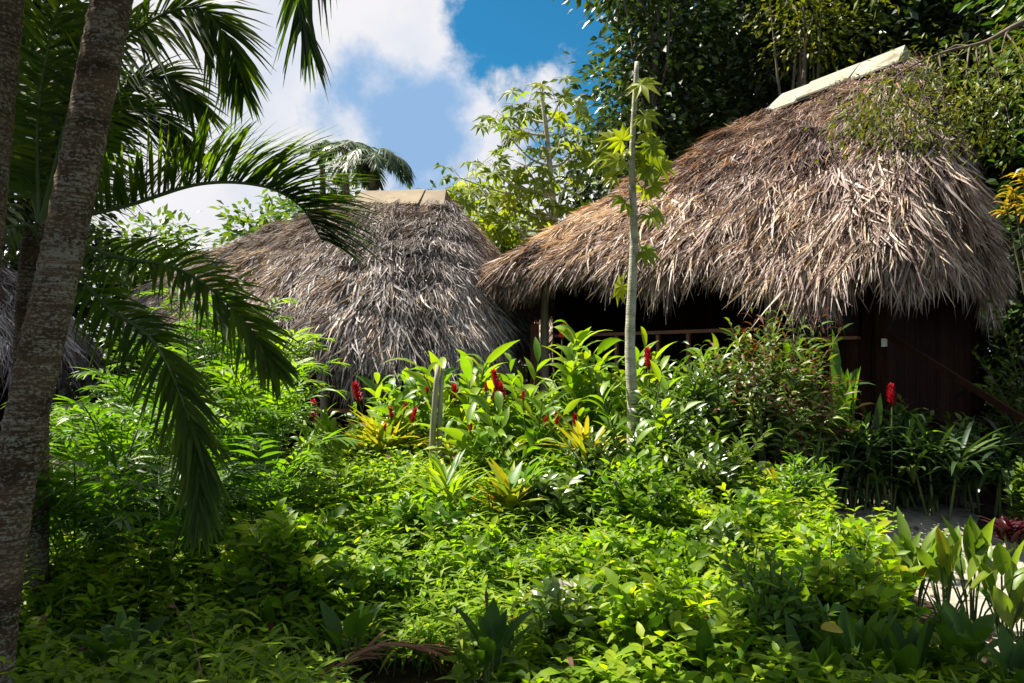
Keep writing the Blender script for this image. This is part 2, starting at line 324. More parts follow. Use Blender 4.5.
# ------------------------------------------------------------------ thatched huts
def lump(p, s=1.0):
    x,y,z = p[...,0]*s,p[...,1]*s,p[...,2]*s
    return (np.sin(2.1*x+1.3*z+.5)*np.sin(1.7*y-1.1*z)+.6*np.sin(4.3*x-2.2*y+z*3)+.4*np.sin(7.1*y+5.3*z-3*x))/2
class Roof:
    def __init__(s, eave, R0, R1, bulge=.4):
        E = catmull(eave, 600, True); d = np.linalg.norm(np.diff(np.vstack([E,E[:1]]),axis=0),axis=1); c = np.concatenate([[0],np.cumsum(d)])
        s.len=c[-1]; u=np.linspace(0,c[-1],400,endpoint=False); EE=np.vstack([E,E[:1]])
        s.E=np.stack([np.interp(u,c,EE[:,k]) for k in range(3)],-1); s.R0=np.asarray(R0,float); s.R1=np.asarray(R1,float); s.b=bulge
        d=s.R1-s.R0; k=((s.E-s.R0)[:,:2]@d[:2])/(d[:2]@d[:2]); k=np.clip(k,0,1)
        for _ in range(12): k=(np.roll(k,1)+2*k+np.roll(k,-1))/4
        s.Rp=s.R0+k[:,None]*d; s.b=np.broadcast_to(np.asarray(bulge(s.E) if callable(bulge) else bulge,float),(400,))
    def pt(s,t,r):
        t=np.asarray(t,float)%1*400; i=t.astype(int)%400; j=(i+1)%400; f=(t-np.floor(t))[...,None]
        E=s.E[i]*(1-f)+s.E[j]*f; P=s.Rp[i]*(1-f)+s.Rp[j]*f; r=np.asarray(r,float)[...,None]
        q=P+(E-P)*r; bb=(s.b[i]*(1-f[...,0])+s.b[j]*f[...,0])[...,None]; pr=(1-bb)*r+bb*r**2.4
        q[...,2]=(P[...,2:]+(E[...,2:]-P[...,2:])*pr)[...,0]
        return q
    def frame(s,t,r):
        e=.004; P=s.pt(t,r); Td=nrm(s.pt(t,r+.02)-s.pt(t,r-.02)); Ts=nrm(s.pt(t+e,r)-s.pt(t-e,r)); N=nrm(np.cross(Ts,Td)); N=np.where(N[...,2:]<0,-N,N)
        P=P+N*(.07*lump(P,1.0)+.075*lump(P+3.3,2.3)+.085*((r*7.5+.4*lump(P,.8))%1)**1.5)[...,None]
        return P,Td,Ts,N
    def core(s,acc,m=120,k=16,th=.22):
        t=np.arange(m)/m; r=np.linspace(.0,1,k); TT,RR=np.meshgrid(t,r); P,Td,Ts,N=s.frame(TT,np.maximum(RR,.02))
        Pb=P-np.array([0,0,th])
        g=lambda i,j:(i*m+j%m)
        Fq=[(g(i,j),g(i,j+1),g(i+1,j+1),g(i+1,j)) for i in range(k-1) for j in range(m)]
        o=k*m; Fb=[(b+o,a_+o,d_+o,c_+o) for a_,b,c_,d_ in Fq]; Fe=[(g(k-1,j),g(k-1,j+1),g(k-1,j+1)+o,g(k-1,j)+o) for j in range(m)]
        acc.add(np.concatenate([P.reshape(-1,3),Pb.reshape(-1,3)]), np.array(Fq+Fb+Fe), .3, 1)
    def strands(s,acc,nc,per,rng,side=(0,1),tone=(.45,.2),warm=None,size=1.0):
        t=rng.uniform(side[0],side[1],nc); r=np.sqrt(rng.uniform(.01,1,nc))
        P,Td,Ts,N=s.frame(t,np.clip(r,.03,1)); K=11.0
        rq=(np.floor(r*K+.35*lump(P,.9))+rng.normal(.5,.14,nc)-.35*lump(P,.9))/K; r=np.where(rng.random(nc)<.62,np.clip(rq,.03,1.0),r)
        P,Td,Ts,N=s.frame(t,np.clip(r,.03,1)); low=sm(.38,.85,r)*(.35+.65*(rng.random(nc)<.7))
        cs=rng.normal(0,.24,nc)+.3*lump(P+5.1,1.1); lift=np.abs(rng.normal(.08,.16,nc)); ct=tone[0]+rng.normal(0,tone[1]*.95,nc)+.2*lump(P,1.3)+.12*lump(P+1.7,3.1)+.24*low
        if warm is not None: ct=ct+warm(P,r)
        D=Td+cs[:,None]*Ts+lift[:,None]*N
        n_=nc*per; rep=lambda v:np.repeat(v,per,axis=0)
        lw=rep(low)*rng.uniform(.3,1,n_); fan=rng.normal(0,1,(n_,1))
        Pp=rep(P)+rep(Ts)*(fan*.07+rng.normal(0,.05,(n_,1)))*size+rep(Td)*rng.normal(0,.07*size,(n_,1))+rep(N)*rng.uniform(.0,.07,(n_,1))
        Dd=rep(D)+rep(Ts)*(fan*.13+rng.normal(0,.09,(n_,1)))+rep(N)*rng.normal(.03,.1,(n_,1))
        L=(rng.uniform(.12,.38,n_)*(1-lw)+rng.uniform(.34,.72,n_)*lw)*size; W=(rng.uniform(.008,.022,n_)*(1-lw)+rng.uniform(.022,.058,n_)*lw)*size
        U=rep(N)+rng.normal(0,.55,(n_,3))
        straw(acc,Pp-nrm(Dd)*.1,Dd,U,L,W,np.clip(rep(ct)+rng.normal(0,tone[1]*.75,n_),0,1),rng.uniform(-.05,.2,n_)+.3*lw,0)
    def fringe(s,acc,nc,per,rng,tone=(.6,.18),drop=1.0,warm=0.0):
        t=rng.uniform(0,1,nc); r=rng.uniform(.93,1.02,nc); P,Td,Ts,N=s.frame(t,r)
        th=rng.uniform(0,.2,nc); P=P-np.array([0,0,1])*th[:,None]-N*.0
        n_=nc*per; rep=lambda v:np.repeat(v,per,axis=0)
        bl=(np.sin(t*s.len*2.1)+.8*np.sin(t*s.len*5.3+1)+.6*np.sin(t*s.len*11.7)+rng.normal(0,.6,nc))*.11
        D=Td*.8+np.array([0,0,-1.])*rng.uniform(.5,1.6,(nc,1))+Ts*rng.normal(0,.13,(nc,1))
        Dd=rep(D)+rng.normal(0,.13,(n_,3)); Pp=rep(P)+rep(Ts)*rng.normal(0,.12,(n_,1))+rep(Td)*rng.uniform(-.12,.02,(n_,1))
        L=np.maximum(.1,(rng.uniform(.16,.46,n_)+1.35*rep(bl)))*drop; W=rng.uniform(.014,.048,n_)
        ct=tone[0]+rng.normal(0,.1,nc)+warm*th/.2
        straw(acc,Pp,Dd,rep(N)+rng.normal(0,.5,(n_,3)),L,W,np.clip(rep(ct)+rng.normal(0,tone[1],n_),0,1),.12,0)
def ridge_cap(acc, a, b, w, dz, th=.03, flare=.12):
    a=np.asarray(a,float); b=np.asarray(b,float); D=nrm(b-a); S=nrm(np.cross(D,(0,0,1))); V=[]
    for p,sg in ((a,-1),(b,1)):
        for q,o in ((0,0),(1,0),(0,1),(1,1)):
            pass
    def row(p,e,k): # outer/inner ridge line profile
        z=-th*k
        return [p+S*w+D*e+np.array([0,0,-dz+z]), p+np.array([0,0,z]), p-S*w+D*e+np.array([0,0,-dz+z])]
    V=row(a,-flare,0)+row(b,flare,0)+row(a,-flare,1)+row(b,flare,1)
    Fq=[(0,1,4,3),(1,2,5,4),(9,10,7,6),(10,11,8,7),(0,3,9,6),(5,2,8,11),(1,0,6,7),(2,1,7,8),(3,4,10,9),(4,5,11,10)]
    acc.add(np.array(V),np.array(Fq))
    for p,e in ((a,-1),(b,1)):   # little hip flap closing each end
        q=[p+np.array([0,0,-.004]), p+S*w*.98+D*e*flare*.98+np.array([0,0,-dz-.004]), p-S*w*.98+D*e*flare*.98+np.array([0,0,-dz-.004])]
        f=D*e*.16+np.array([0,0,-dz*.55]); V=q+[q[1]+f,q[2]+f]
        acc.add(np.array(V),np.array([(1,3,4,2)])); acc.add(np.array(q),np.array([(0,1,2)]))

def sheets(acc, a, b, w, dz, fl, k=3):
    a=np.asarray(a,float); b=np.asarray(b,float); D=nrm(b-a)
    for i in range(k):
        p=a+(b-a)*i/k-D*(.16 if i else 0); q=a+(b-a)*(i+1)/k; j=np.array([0,0,.012*(i%2)+.004*i])
        ridge_cap(acc,p+j,q+j+np.array([0,0,.01*(i-1)]),w+.012*(i%2),dz+.015*((i+1)%2),flare=fl if i in (0,k-1) else .01)
# --- near hut
rng = np.random.default_rng(11)
base = np.array([4.2,13.2,0.])
hutR = thing('thatched_hut','raised wooden hut with dark veranda and warm brown thatch under a pale ridge cap','hut',base,group='thatched huts')
P1 = at(905,60,12.0); P2 = at(782,106,13.6)
eaveR = [at(494,276,14.0),at(545,262,12.9),at(620,258,11.8),at(690,250,11.0),at(735,252,10.5),at(775,272,10.0),at(825,272,9.5),at(862,246,9.3),at(910,246,9.1),at(958,252,9.6),at(982,262,10.8),(7.7,13.2,3.3),(7.2,16.6,3.3),(3.6,18.2,3.3),(0.6,16.8,3.3)]
roof = Roof(eaveR,P1,P2,lambda E: np.interp(E[:,0],[-.4,1.5,3.5,6],[.02,.1,.34,.5]))
acc = Acc(); roof.core(acc)
def warmR(P,r): return np.clip((2.6-P[:,0])/2.6,-.1,.55)*sm(.2,.45,r)*(1-sm(.72,.92,r))+.3*sm(.5,.8,lump(P+2.2,.9))*(1-sm(.5,.7,r))+.02
roof.strands(acc,12500,13,rng,tone=(.42,.2),warm=warmR)
roof.fringe(acc,1000,24,rng,tone=(.6,.17),warm=.12)
tt=rng.uniform(0,1,5200); P_,Td_,Ts_,N_=roof.frame(tt,rng.uniform(.86,.96,5200)); P_=P_-np.array([0,0,.2]); 
straw(acc,P_,Td_*.5+np.array([0,0,-1.])+rng.normal(0,.16,(5200,3)),N_+rng.normal(0,.5,(5200,3)),rng.uniform(.25,.6,5200),rng.uniform(.012,.034,5200),np.clip(rng.normal(.88,.07,5200),0,1),.05,0)
nq=60000; tt=rng.uniform(0,1,nq); rr_=rng.uniform(.12,.72,nq); P_,Td_,Ts_,N_=roof.frame(tt,rr_)
wgt=np.exp(-((P_[:,0]-1.5)/1.5)**2-((rr_-.45)/.26)**2)*sm(-.2,.5,lump(P_+1.3,1.2)+.25)*.85+.06; kk_=rng.random(nq)<wgt*.32; P_,Td_,Ts_,N_=P_[kk_],Td_[kk_],Ts_[kk_],N_[kk_]; nq=len(P_)
straw(acc,P_+N_*rng.uniform(.03,.12,(nq,1)),Td_+Ts_*rng.normal(0,.3,(nq,1))+N_*rng.normal(.06,.1,(nq,1)),N_+rng.normal(0,.5,(nq,3)),rng.uniform(.15,.42,nq),rng.uniform(.008,.026,nq),rng.uniform(.1,1,nq),.1,2)
acc.build('thatch_roof',[TH_A,CORE,TH_O],hutR,loc=base)
acc=Acc(); sheets(acc,P2+np.array([0,0,.21]),P1+np.array([0,0,.21]),.42,.36,.12); acc.build('ridge_cap',G['cap'],hutR,False,base)
FD=np.array([.713,-.701,0]); FN=np.array([-.701,-.713,0])
def fw(t): return np.array([.83+1.83*t,13.7-1.8*t,0.])
def part(name,mat,parent,fn,b,smooth=False):
    a_=Acc(); fn(a_); return a_.build(name,mat,parent,smooth,b)
DECK=1.5
pa,pb,pc_=fw(-.16),fw(2.09),fw(1.6)
SR=np.array([.70,.714,0])
e_=pb+SR*4.4; f_=pa+SR*4.4
part('deck_floor',G['wood'],hutR,lambda q:(q.add(np.array([(*p[:2],z) for z in (DECK-.12,DECK) for p in (pa,pb,e_,f_)]),BOXF)),base)
def boards(q,a_,b_,z0,z1,th=.05,wd=.14,vertical=True):
    a_=np.asarray(a_,float); b_=np.asarray(b_,float); L=np.linalg.norm(b_-a_); k=max(1,int(L/wd)); D=(b_-a_)/L
    for i in range(k): panel(q,a_+D*(L*i/k+.004),a_+D*(L*(i+1)/k-.004),z0,z1,th+.004*(i%3),rnd=rng.random())
part('front_wall',G['wood'],hutR,lambda q:boards(q,pc_,pb,DECK,2.36),base)
part('front_wall',G['wood'],hutR,lambda q:boards(q,fw(1.98),pb,2.36,3.5),base)
part('side_wall',G['wood'],hutR,lambda q:boards(q,pb+SR*.06,e_,.9,3.6),base)
part('veranda_wall',G['wood'],hutR,lambda q:boards(q,pa+SR*2.2,fw(1.6)+SR*2.2,DECK,4.0),base)
part('back_wall',G['wood'],hutR,lambda q:boards(q,f_,e_,.5,3.5),base)
part('far_wall',G['wood'],hutR,lambda q:boards(q,pa+SR*.35,f_,DECK-.1,3.3),base)
part('partition_wall',G['wood'],hutR,lambda q:boards(q,fw(1.62)+SR*.05,fw(1.62)+SR*2.2,DECK,3.9),base)
wn=part('window',G['wood'],hutR,lambda q:[beam(q,fw(t0)+FN*.02+np.array([0,0,z0]),fw(t1)+FN*.02+np.array([0,0,z1]),.07,.06,up=u) for t0,z0,t1,z1,u in ((1.63,2.39,1.97,2.39,(0,0,1)),(1.63,3.0,1.97,3.0,(0,0,1)),(1.64,2.42,1.64,2.97,FD),(1.96,2.42,1.96,2.97,FD))],base)
p_=part('pane',G['glass'],wn,lambda q:panel(q,fw(1.645),fw(1.955),2.42,2.97,.012),base)
part('window_sill',G['rail'],hutR,lambda q:beam(q,fw(1.56)+FN*.09+np.array([0,0,2.345]),fw(1.98)+FN*.09+np.array([0,0,2.345]),.14,.04),base)
for t in (-.14,1.5): part('post',G['pole'],hutR,lambda q:tube(q,[fw(t)+np.array([0,0,z]) for z in (0.1,1.5,2.6,3.5)],[.085,.08,.075,.07],9,rough=.03),base,True)
part('corner_post',G['wood'],hutR,lambda q:beam(q,pb+FN*.04+np.array([0,0,.1]),pb+FN*.04+np.array([0,0,3.4]),.14,.14,up=FD),base)
part('panel_post',G['rail'],hutR,lambda q:beam(q,fw(1.85)+FN*.06+np.array([0,0,1.3]),fw(1.85)+FN*.06+np.array([0,0,2.32]),.09,.07,up=FD),base)
part('top_rail',G['rail'],hutR,lambda q:beam(q,fw(-.05)+np.array([0,0,2.5]),fw(1.45)+np.array([0,0,2.5]),.11,.05),base)
for t in (.17,.47,.78,.99,1.3): part('baluster',G['rail'],hutR,lambda q:beam(q,fw(t)+np.array([0,0,DECK]),fw(t)+np.array([0,0,2.474]),.05,.05,up=FD),base)
part('end_post',G['rail'],hutR,lambda q:beam(q,fw(-.19)+FN*.12+np.array([0,0,.6]),fw(-.19)+FN*.12+np.array([0,0,2.72]),.11,.11,up=FD),base)
part('lower_rail',G['rail'],hutR,lambda q:beam(q,fw(-.05)+np.array([0,0,1.75]),fw(1.45)+np.array([0,0,1.75]),.05,.05),base)
part('wall_socket',G['white'],hutR,lambda q:(panel(q,at(881.5,343,9.78),at(887,343,9.74),2.225,2.325,.02),panel(q,at(883.3,343,9.755),at(885.3,343,9.74),2.26,2.285,.025)),base)
for t in (0,.5,1.0,1.5,2.05):
    for s_ in (.1,4.3): part('stilt',G['pole'],hutR,lambda q:tube(q,[fw(t)+SR*s_+np.array([0,0,z]) for z in (-.05,.7,DECK-.1)],.09,8),base,True)
part('skirting',G['wood'],hutR,lambda q:boards(q,pa-FN*.3,pb-FN*.3,.0,DECK-.12),base)
# steps and handrail going down to the path
s0=pb+SR*.55+np.array([.25,-.25,0]); s1=s0+np.array([.75,-1.25,0]); sw=nrm(np.array([1.25,.75,0]))
for k in range(5):
    f_k=(k+.5)/5; c=s0+(s1-s0)*f_k; z=DECK-.08-(DECK-.25)*(k+.6)/5
    part('stair_tread',G['wood'],hutR,lambda q:beam(q,c-sw*.05+np.array([0,0,z]),c+sw*1.05+np.array([0,0,z]),.28,.05),base)
for o in (-.05,1.05): part('stringer',G['wood'],hutR,lambda q:beam(q,s0+sw*o+np.array([0,0,DECK-.2]),s1+sw*o+np.array([0,0,.1]),.05,.22),base)
hr0=at(884,333,9.72); hr1=at(1050,436,8.3)
part('handrail',G['wood'],hutR,lambda q:beam(q,hr0,hr1,.07,.07),base)
part('newel_post',G['wood'],hutR,lambda q:beam(q,hr1+np.array([.0,.06,0]),np.array([hr1[0],hr1[1]+.06,.0]),.08,.08,up=(1,0,0)),base)

# --- left hut
rng = np.random.default_rng(12)
baseL=np.array([-3.2,15.2,0.3])
hutL=thing('thatched_hut','grey thatched hut with low eaves and a tan ridge board behind the ginger plants','hut',baseL,group='thatched huts')
Q1=at(446,200,15.0); Q2=at(362,202,15.5)
eaveL=[at(500,322,14.2),at(492,352,13.1),at(455,360,12.3),at(400,360,11.9),at(345,356,11.8),at(300,326,12.4),at(235,322,13.6),at(175,318,14.9),at(138,304,16.2),(-7.4,18.4,2.9),(-4.5,20,2.9),(-1.2,19.4,2.7),(0.2,16.8,2.6)]
roofL=Roof(eaveL,Q1,Q2,.36); acc=Acc(); roofL.core(acc)
def hipLight(P,r): return np.where(np.abs(P[:,0]+.85+(15-P[:,1])*-.08)<.45,.14,0)-.03  # hip band lightened: a sun highlight put into the straw tone
roofL.strands(acc,11000,12,rng,tone=(.48,.2),warm=hipLight); roofL.fringe(acc,800,20,rng,tone=(.5,.2),drop=.95)
acc.build('thatch_roof',[TH_B,CORE],hutL,loc=baseL)
acc=Acc(); sheets(acc,Q1+np.array([0,0,.2]),Q2+np.array([0,0,.2]),.36,.34,.1); acc.build('ridge_cap',G['cap2'],hutL,False,baseL)
la,lb,lc,ld=np.array([-3.1,13.2,0]),np.array([-.95,13.6,0]),np.array([-.9,17.8,0]),np.array([-5.6,18,0]); le=np.array([-5.4,14.9,0])
part('deck_floor',G['wood'],hutL,lambda q:q.add(np.array([(*p[:2],z) for z in (.6,.72) for p in (le,lb,lc,ld)]),BOXF),baseL)
part('front_wall',G['wood'],hutL,lambda q:(boards(q,la+np.array([.1,.9,0]),lb+np.array([0,.8,0]),.5,3.0),boards(q,le+np.array([.2,.9,0]),la+np.array([.1,.9,0]),.5,3.2)),baseL)
part('side_wall',G['wood'],hutL,lambda q:(boards(q,lb,lc,.5,3.2),boards(q,lc,ld,.5,3.2),boards(q,ld,le,.5,3.2)),baseL)
part('top_rail',G['rail'],hutL,lambda q:beam(q,at(316,410,12.6),at(352,411,12.5),.09,.06),baseL)
for px in (317,351): part('rail_post',G['rail'],hutL,lambda q:beam(q,at(px,412,12.55),(*at(px,412,12.55)[:2],.4),.07,.07,up=(1,0,0)),baseL)
for p in (la,lb,le): part('post',G['pole'],hutL,lambda q:tube(q,[p*np.array([1,1,0])+np.array([0,0,z]) for z in (.2,1.2,2.6)],.08,8),baseL,True)

# --- far left hut and the one glimpsed between
def small_hut(R0,R1,eave,nc,mat,label,seed,zfl):
    rg=np.random.default_rng(seed); b=np.array([np.mean([p[0] for p in eave]),np.mean([p[1] for p in eave]),0.3])
    t=thing('thatched_hut',label,'hut',b,group='thatched huts'); ro=Roof(eave,R0,R1,.35); ac=Acc(); ro.core(ac,80,12)
    ro.strands(ac,nc,10,rg,tone=(.42,.16)); ro.fringe(ac,nc//6,16,rg,tone=(.45,.16)); ac.build('thatch_roof',[mat,CORE],t,loc=b)
    ac=Acc(); ridge_cap(ac,np.asarray(R0)+np.array([0,0,.1]),np.asarray(R1)+np.array([0,0,.1]),.3,.25); ac.build('ridge_cap',G['cap2'],t,False,b)
    C=[b[:2]+(np.asarray(eave[k])[:2]-b[:2])*.68 for k in np.linspace(0,len(eave),5).astype(int)[:4]]
    part('wall',G['wood'],t,lambda q:[boards(q,C[k],C[(k+1)%4],.0,min(p[2] for p in eave)+.15,wd=.2) for k in range(4)],b)
    return t
cx,cyy=-11.2,14.6
small_hut((cx-.7,cyy+.2,4.3),(cx+.7,cyy+.6,4.3),[(cx+3.0*math.cos(q)*(1.0),cyy+2.9*math.sin(q),2.15+.35*math.sin(q)) for q in np.linspace(0,2*pi,10)[:-1]],1800,TH_B,'small grey thatched hut glimpsed at the far left behind the palm trunks',31,.5)
cx,cyy=1.9,20.6
small_hut((cx-.5,cyy,4.4),(cx+.6,cyy+.3,4.4),[(cx+2.3*math.cos(q),cyy+2.0*math.sin(q),2.6) for q in np.linspace(0,2*pi,10)[:-1]],1500,TH_A,'brown thatched roof low in the gap between the two bigger huts',32,.5)

# ------------------------------------------------------------------ palms
def frond(acc, ctrl, nl=72, Lmax=.5, wd=.03, hang=.25, vee=.25, rng=RNG, tone=.45, u0=.12, r0=.018, bend=.35, up=(0,0,1), alpha=(1.15,.45), mat_leaf=0, mat_r=1, tpl='blade'):
    C=catmull(ctrl,48); T=nrm(np.gradient(C,axis=0)); S=np.zeros_like(C); S[0]=nrm(np.cross(T[0],np.asarray(up,float)))
    for i in range(1,48): v=S[i-1]-T[i]*(S[i-1]@T[i]); S[i]=nrm(v)
    N=np.cross(S,T)
    tube(acc,C,np.linspace(r0,.004,48),6,.8,mat_r,cap=False)
    for sg in (-1,1):
        u=np.clip(np.linspace(u0,.995,nl)+rng.normal(0,.004,nl),0,.999); k=u*47; i=np.minimum(k.astype(int),46); f=(k-i)[:,None]
        P=C[i]*(1-f)+C[i+1]*f; al=alpha[0]+(alpha[1]-alpha[0])*u+rng.normal(0,.1,nl)+np.where(rng.random(nl)<.06,rng.normal(0,.4,nl),0)
        D=T[i]*np.cos(al)[:,None]+sg*S[i]*np.sin(al)[:,None]+N[i]*(vee+rng.normal(0,.09,nl))[:,None]+rng.normal(0,.04,(nl,3)); D=nrm(D); D[:,2]-=hang*rng.uniform(.6,1.3,nl)
        L=Lmax*np.clip(np.sin(pi*(.14+.8*u))**.55,.2,1)*rng.uniform(.84,1.08,nl)*np.where(rng.random(nl)<.06,.35,1)
        inst(acc,LEAF[tpl],P,D,N[i]+rng.normal(0,.15,(nl,3)),L,wd*rng.uniform(.8,1.15,nl),np.clip(tone+rng.normal(0,.16,nl),0,1),bend*rng.uniform(.5,1.3,nl),mat_leaf)
def palm(label, base, trunk_pts, r, fronds, group, seed, name='coconut_palm', leaf='palm', far=False, tm='palmtrunk', **kw):
    rg=np.random.default_rng(seed); base=np.asarray(base,float); t=thing(name,label,'palm tree',base,group=group)
    C=catmull(trunk_pts,260 if not far else 12); a_=Acc()
    rr=np.linspace(r[0],r[1],len(C))
    if not far: rr=rr*(1+.045*(np.arange(len(C))%4==0)-.02*(np.arange(len(C))%4==1)+.012*rg.standard_normal(len(C)))
    tube(a_,C,rr,20 if not far else 7,rough=.012 if not far else 0,rng=rg); a_.build('trunk',G[tm],t,True,base)
    for fr in fronds:
        kk=dict(kw); ctrl=fr
        if isinstance(fr,tuple) and isinstance(fr[1],dict): ctrl=fr[0]; kk.update(fr[1])
        a_=Acc(); frond(a_,ctrl,rng=rg,**kk); a_.build('frond',[G[leaf],G['stem']],t,True,base)
    return t
PT='palms on the left edge'
bA=gpt(-18,3.95)
palm('stout ringed palm trunk leaning right across the left foreground, blotched with pale lichen',bA,
     [bA-np.array([0,0,.1]),at(-2,600,3.95),at(20,450,3.98),at(65,240,4.05),at(112,0,4.1),at(150,-190,4.15),(-1.62,4.2,6.1)],(.1,.096),
     [([(-1.62,4.2,6.1),(-1.2,4.45,6.35),(-.9,4.7,5.6),at(303,-30,4.75),at(308,42,4.75)],dict(alpha=(1.05,.45),hang=.4,Lmax=.55,nl=80,up=(0,-1,.1),vee=.1)),
      [(-1.62,4.2,6.1),(-1.5,3.3,6.9),(-1.2,2.1,6.9),(-.9,1.2,6.0)],[(-1.62,4.2,6.1),(-.8,3.7,7.0),(.4,3.4,6.9),(1.2,3.2,6.1)],
      [(-1.62,4.2,6.1),(-2.5,3.6,7.0),(-3.6,3.2,6.8),(-4.3,3,5.9)],[(-1.62,4.2,6.1),(-2.6,4.6,6.9),(-3.7,4.8,6.6),(-4.3,4.9,5.6)],
      [(-1.62,4.2,6.1),(-1.7,3.0,6.6),(-2.0,1.9,6.4),(-2.2,1.2,5.4)],[(-1.62,4.2,6.1),(-1.3,4.7,7.2),(-.6,5.0,7.6),(.2,5.2,7.4)],[(-1.62,4.2,6.1),(-2.3,2.9,6.9),(-3.2,2.0,6.8),(-3.9,1.4,6.2)],
      [(-1.62,4.2,6.1),(-1.0,3.2,7.0),(-.1,2.3,7.0),(.7,1.8,6.3)],[(-1.62,4.2,6.1),(-2.4,3.9,6.4),(-3.2,3.6,5.9),(-3.7,3.4,4.9)]],PT,41,nl=44,Lmax=.6,wd=.035)
bB=gpt(-45,4.6)
palm('palm trunk cut by the left edge of the view, beside the leaning one',bB,
     [bB-np.array([0,0,.1]),at(-32,400,4.6),at(-19,240,4.6),at(2,0,4.6),at(14,-150,4.6),(-2.75,4.6,6.4)],(.115,.105),
     [[(-2.75,4.6,6.4),(-2.4,3.6,7.2),(-2.3,2.6,7.1),(-2.3,1.9,6.3)],[(-2.75,4.6,6.4),(-3.7,4.2,7.2),(-4.7,4.0,7.0),(-5.4,3.9,6.2)],[(-2.75,4.6,6.4),(-3.5,5.4,7.3),(-4.2,6.2,7.0),(-4.6,6.8,6.2)],
      [(-2.75,4.6,6.4),(-3.3,3.6,7.0),(-4.0,2.8,6.6),(-4.4,2.3,5.7)]],PT,42,nl=40,Lmax=.6,wd=.036)
bC=gpt(28,5.6); k0=at(40,225,5.6)
def cf(*p, **kw): return ([k0]+[at(*q) for q in p], kw)
palm('young palm with long arching feathery fronds reaching right behind the leaning trunk',bC,[bC,at(30,420,5.6),at(34,300,5.6),k0],(.13,.1),
     [cf((125,206,5.5),(200,184,5.4),(262,186,5.35),(300,206,5.3),(322,240,5.25),nl=125,Lmax=.82,vee=.85,hang=-.05,alpha=(.9,.2),bend=.3,up=(0,-.25,1)),
      cf((110,255,5.3),(175,268,5.15),(222,298,5.05),(258,340,5.0),(276,372,4.95),nl=90,Lmax=.4,hang=.02,vee=.4,up=(-.1,-.75,.65),tone=.65,alpha=(1.1,.35)),
      cf((100,300,5.3),(152,340,5.0),(184,405,4.85),(198,465,4.8),(200,525,4.75),nl=95,Lmax=.4,hang=.1,vee=.25,up=(.2,-.9,.4),alpha=(1.0,.25),tone=.5),
      cf((80,90,5.5),(140,28,5.4),(195,8,5.35),(228,42,5.3),(243,88,5.3),nl=80,Lmax=.5,hang=.35,vee=.2,up=(0,-.6,.8)),
      cf((85,140,5.7),(125,88,5.8),(165,78,5.8),(205,112,5.8),nl=75,Lmax=.5,hang=.3,up=(0,-.5,.85)),
      cf((38,120,5.6),(52,30,5.7),(78,-50,5.8),nl=70,Lmax=.6,hang=.3,up=(.3,-.9,.3)),
      cf((20,150,5.8),(-15,60,6.0),(-60,20,6.0),nl=64,Lmax=.6,hang=.3),
      cf((75,160,6.2),(85,90,6.8),(60,40,7.2),nl=70,Lmax=.6,hang=.25,up=(.6,-.8,.2)),
      cf((0,230,5.3),(-50,260,5.1),(-90,330,5.0),nl=40,Lmax=.5,hang=.35),
      cf((70,150,5.9),(108,112,6.0),(150,112,6.1),(188,150,6.1),nl=72,Lmax=.55,hang=.3,vee=.3,up=(0,-.5,.85),tone=.3),
      cf((58,130,5.7),(85,60,5.8),(118,22,5.9),(150,30,5.9),nl=72,Lmax=.58,hang=.25,vee=.3,up=(0,-.6,.8),tone=.3),
      cf((40,140,6.2),(30,70,6.6),(5,10,6.8),nl=68,Lmax=.6,hang=.3,up=(.3,-.9,.2),tone=.25),
      cf((62,190,6.2),(85,150,6.6),(100,110,6.8),(105,70,6.9),nl=68,Lmax=.55,hang=.25,up=(.5,-.8,.2),tone=.25)],PT,43,wd=.032)
# far palms above the left roof
def far_palm(px,py,d,label,seed,L,nf,droop=.8,group='far palms above the left roof',lean=0):
    rg=np.random.default_rng(seed); c=at(px,py,d); b=np.array([c[0]+lean,d,0.3]); fr=[]
    for k in range(nf):
        q=2*pi*k/nf+rg.uniform(-.25,.25); h=np.array([math.cos(q),math.sin(q),0]); e=rg.uniform(.1,.75); ll=L*rg.uniform(.8,1.15)
        fr.append([c,c+h*ll*.35+np.array([0,0,ll*e*.5]),c+h*ll*.75+np.array([0,0,ll*(e*.45-.1)]),c+h*ll*.98+np.array([0,0,ll*(e*.2-.5*droop)])])
    palm(label,b,[b,(b+c)/2+np.array([.1,0,0]),c],(.16,.11),fr,group,seed,leaf='palm_far',far=True,nl=40,Lmax=L*.36,wd=.05,hang=.5,r0=.03,tpl='blade3')
far_palm(372,166,24,'wind-blown grey-green palm crown rising behind the tan ridge board',51,1.35,24,.6)
far_palm(345,150,27,'smaller ragged palm top standing left of the wind-blown grey-green one',52,1.1,9,.4)
far_palm(322,150,30,'thin upright palm tip poking up farthest behind the grey roof',53,.8,6,.2)

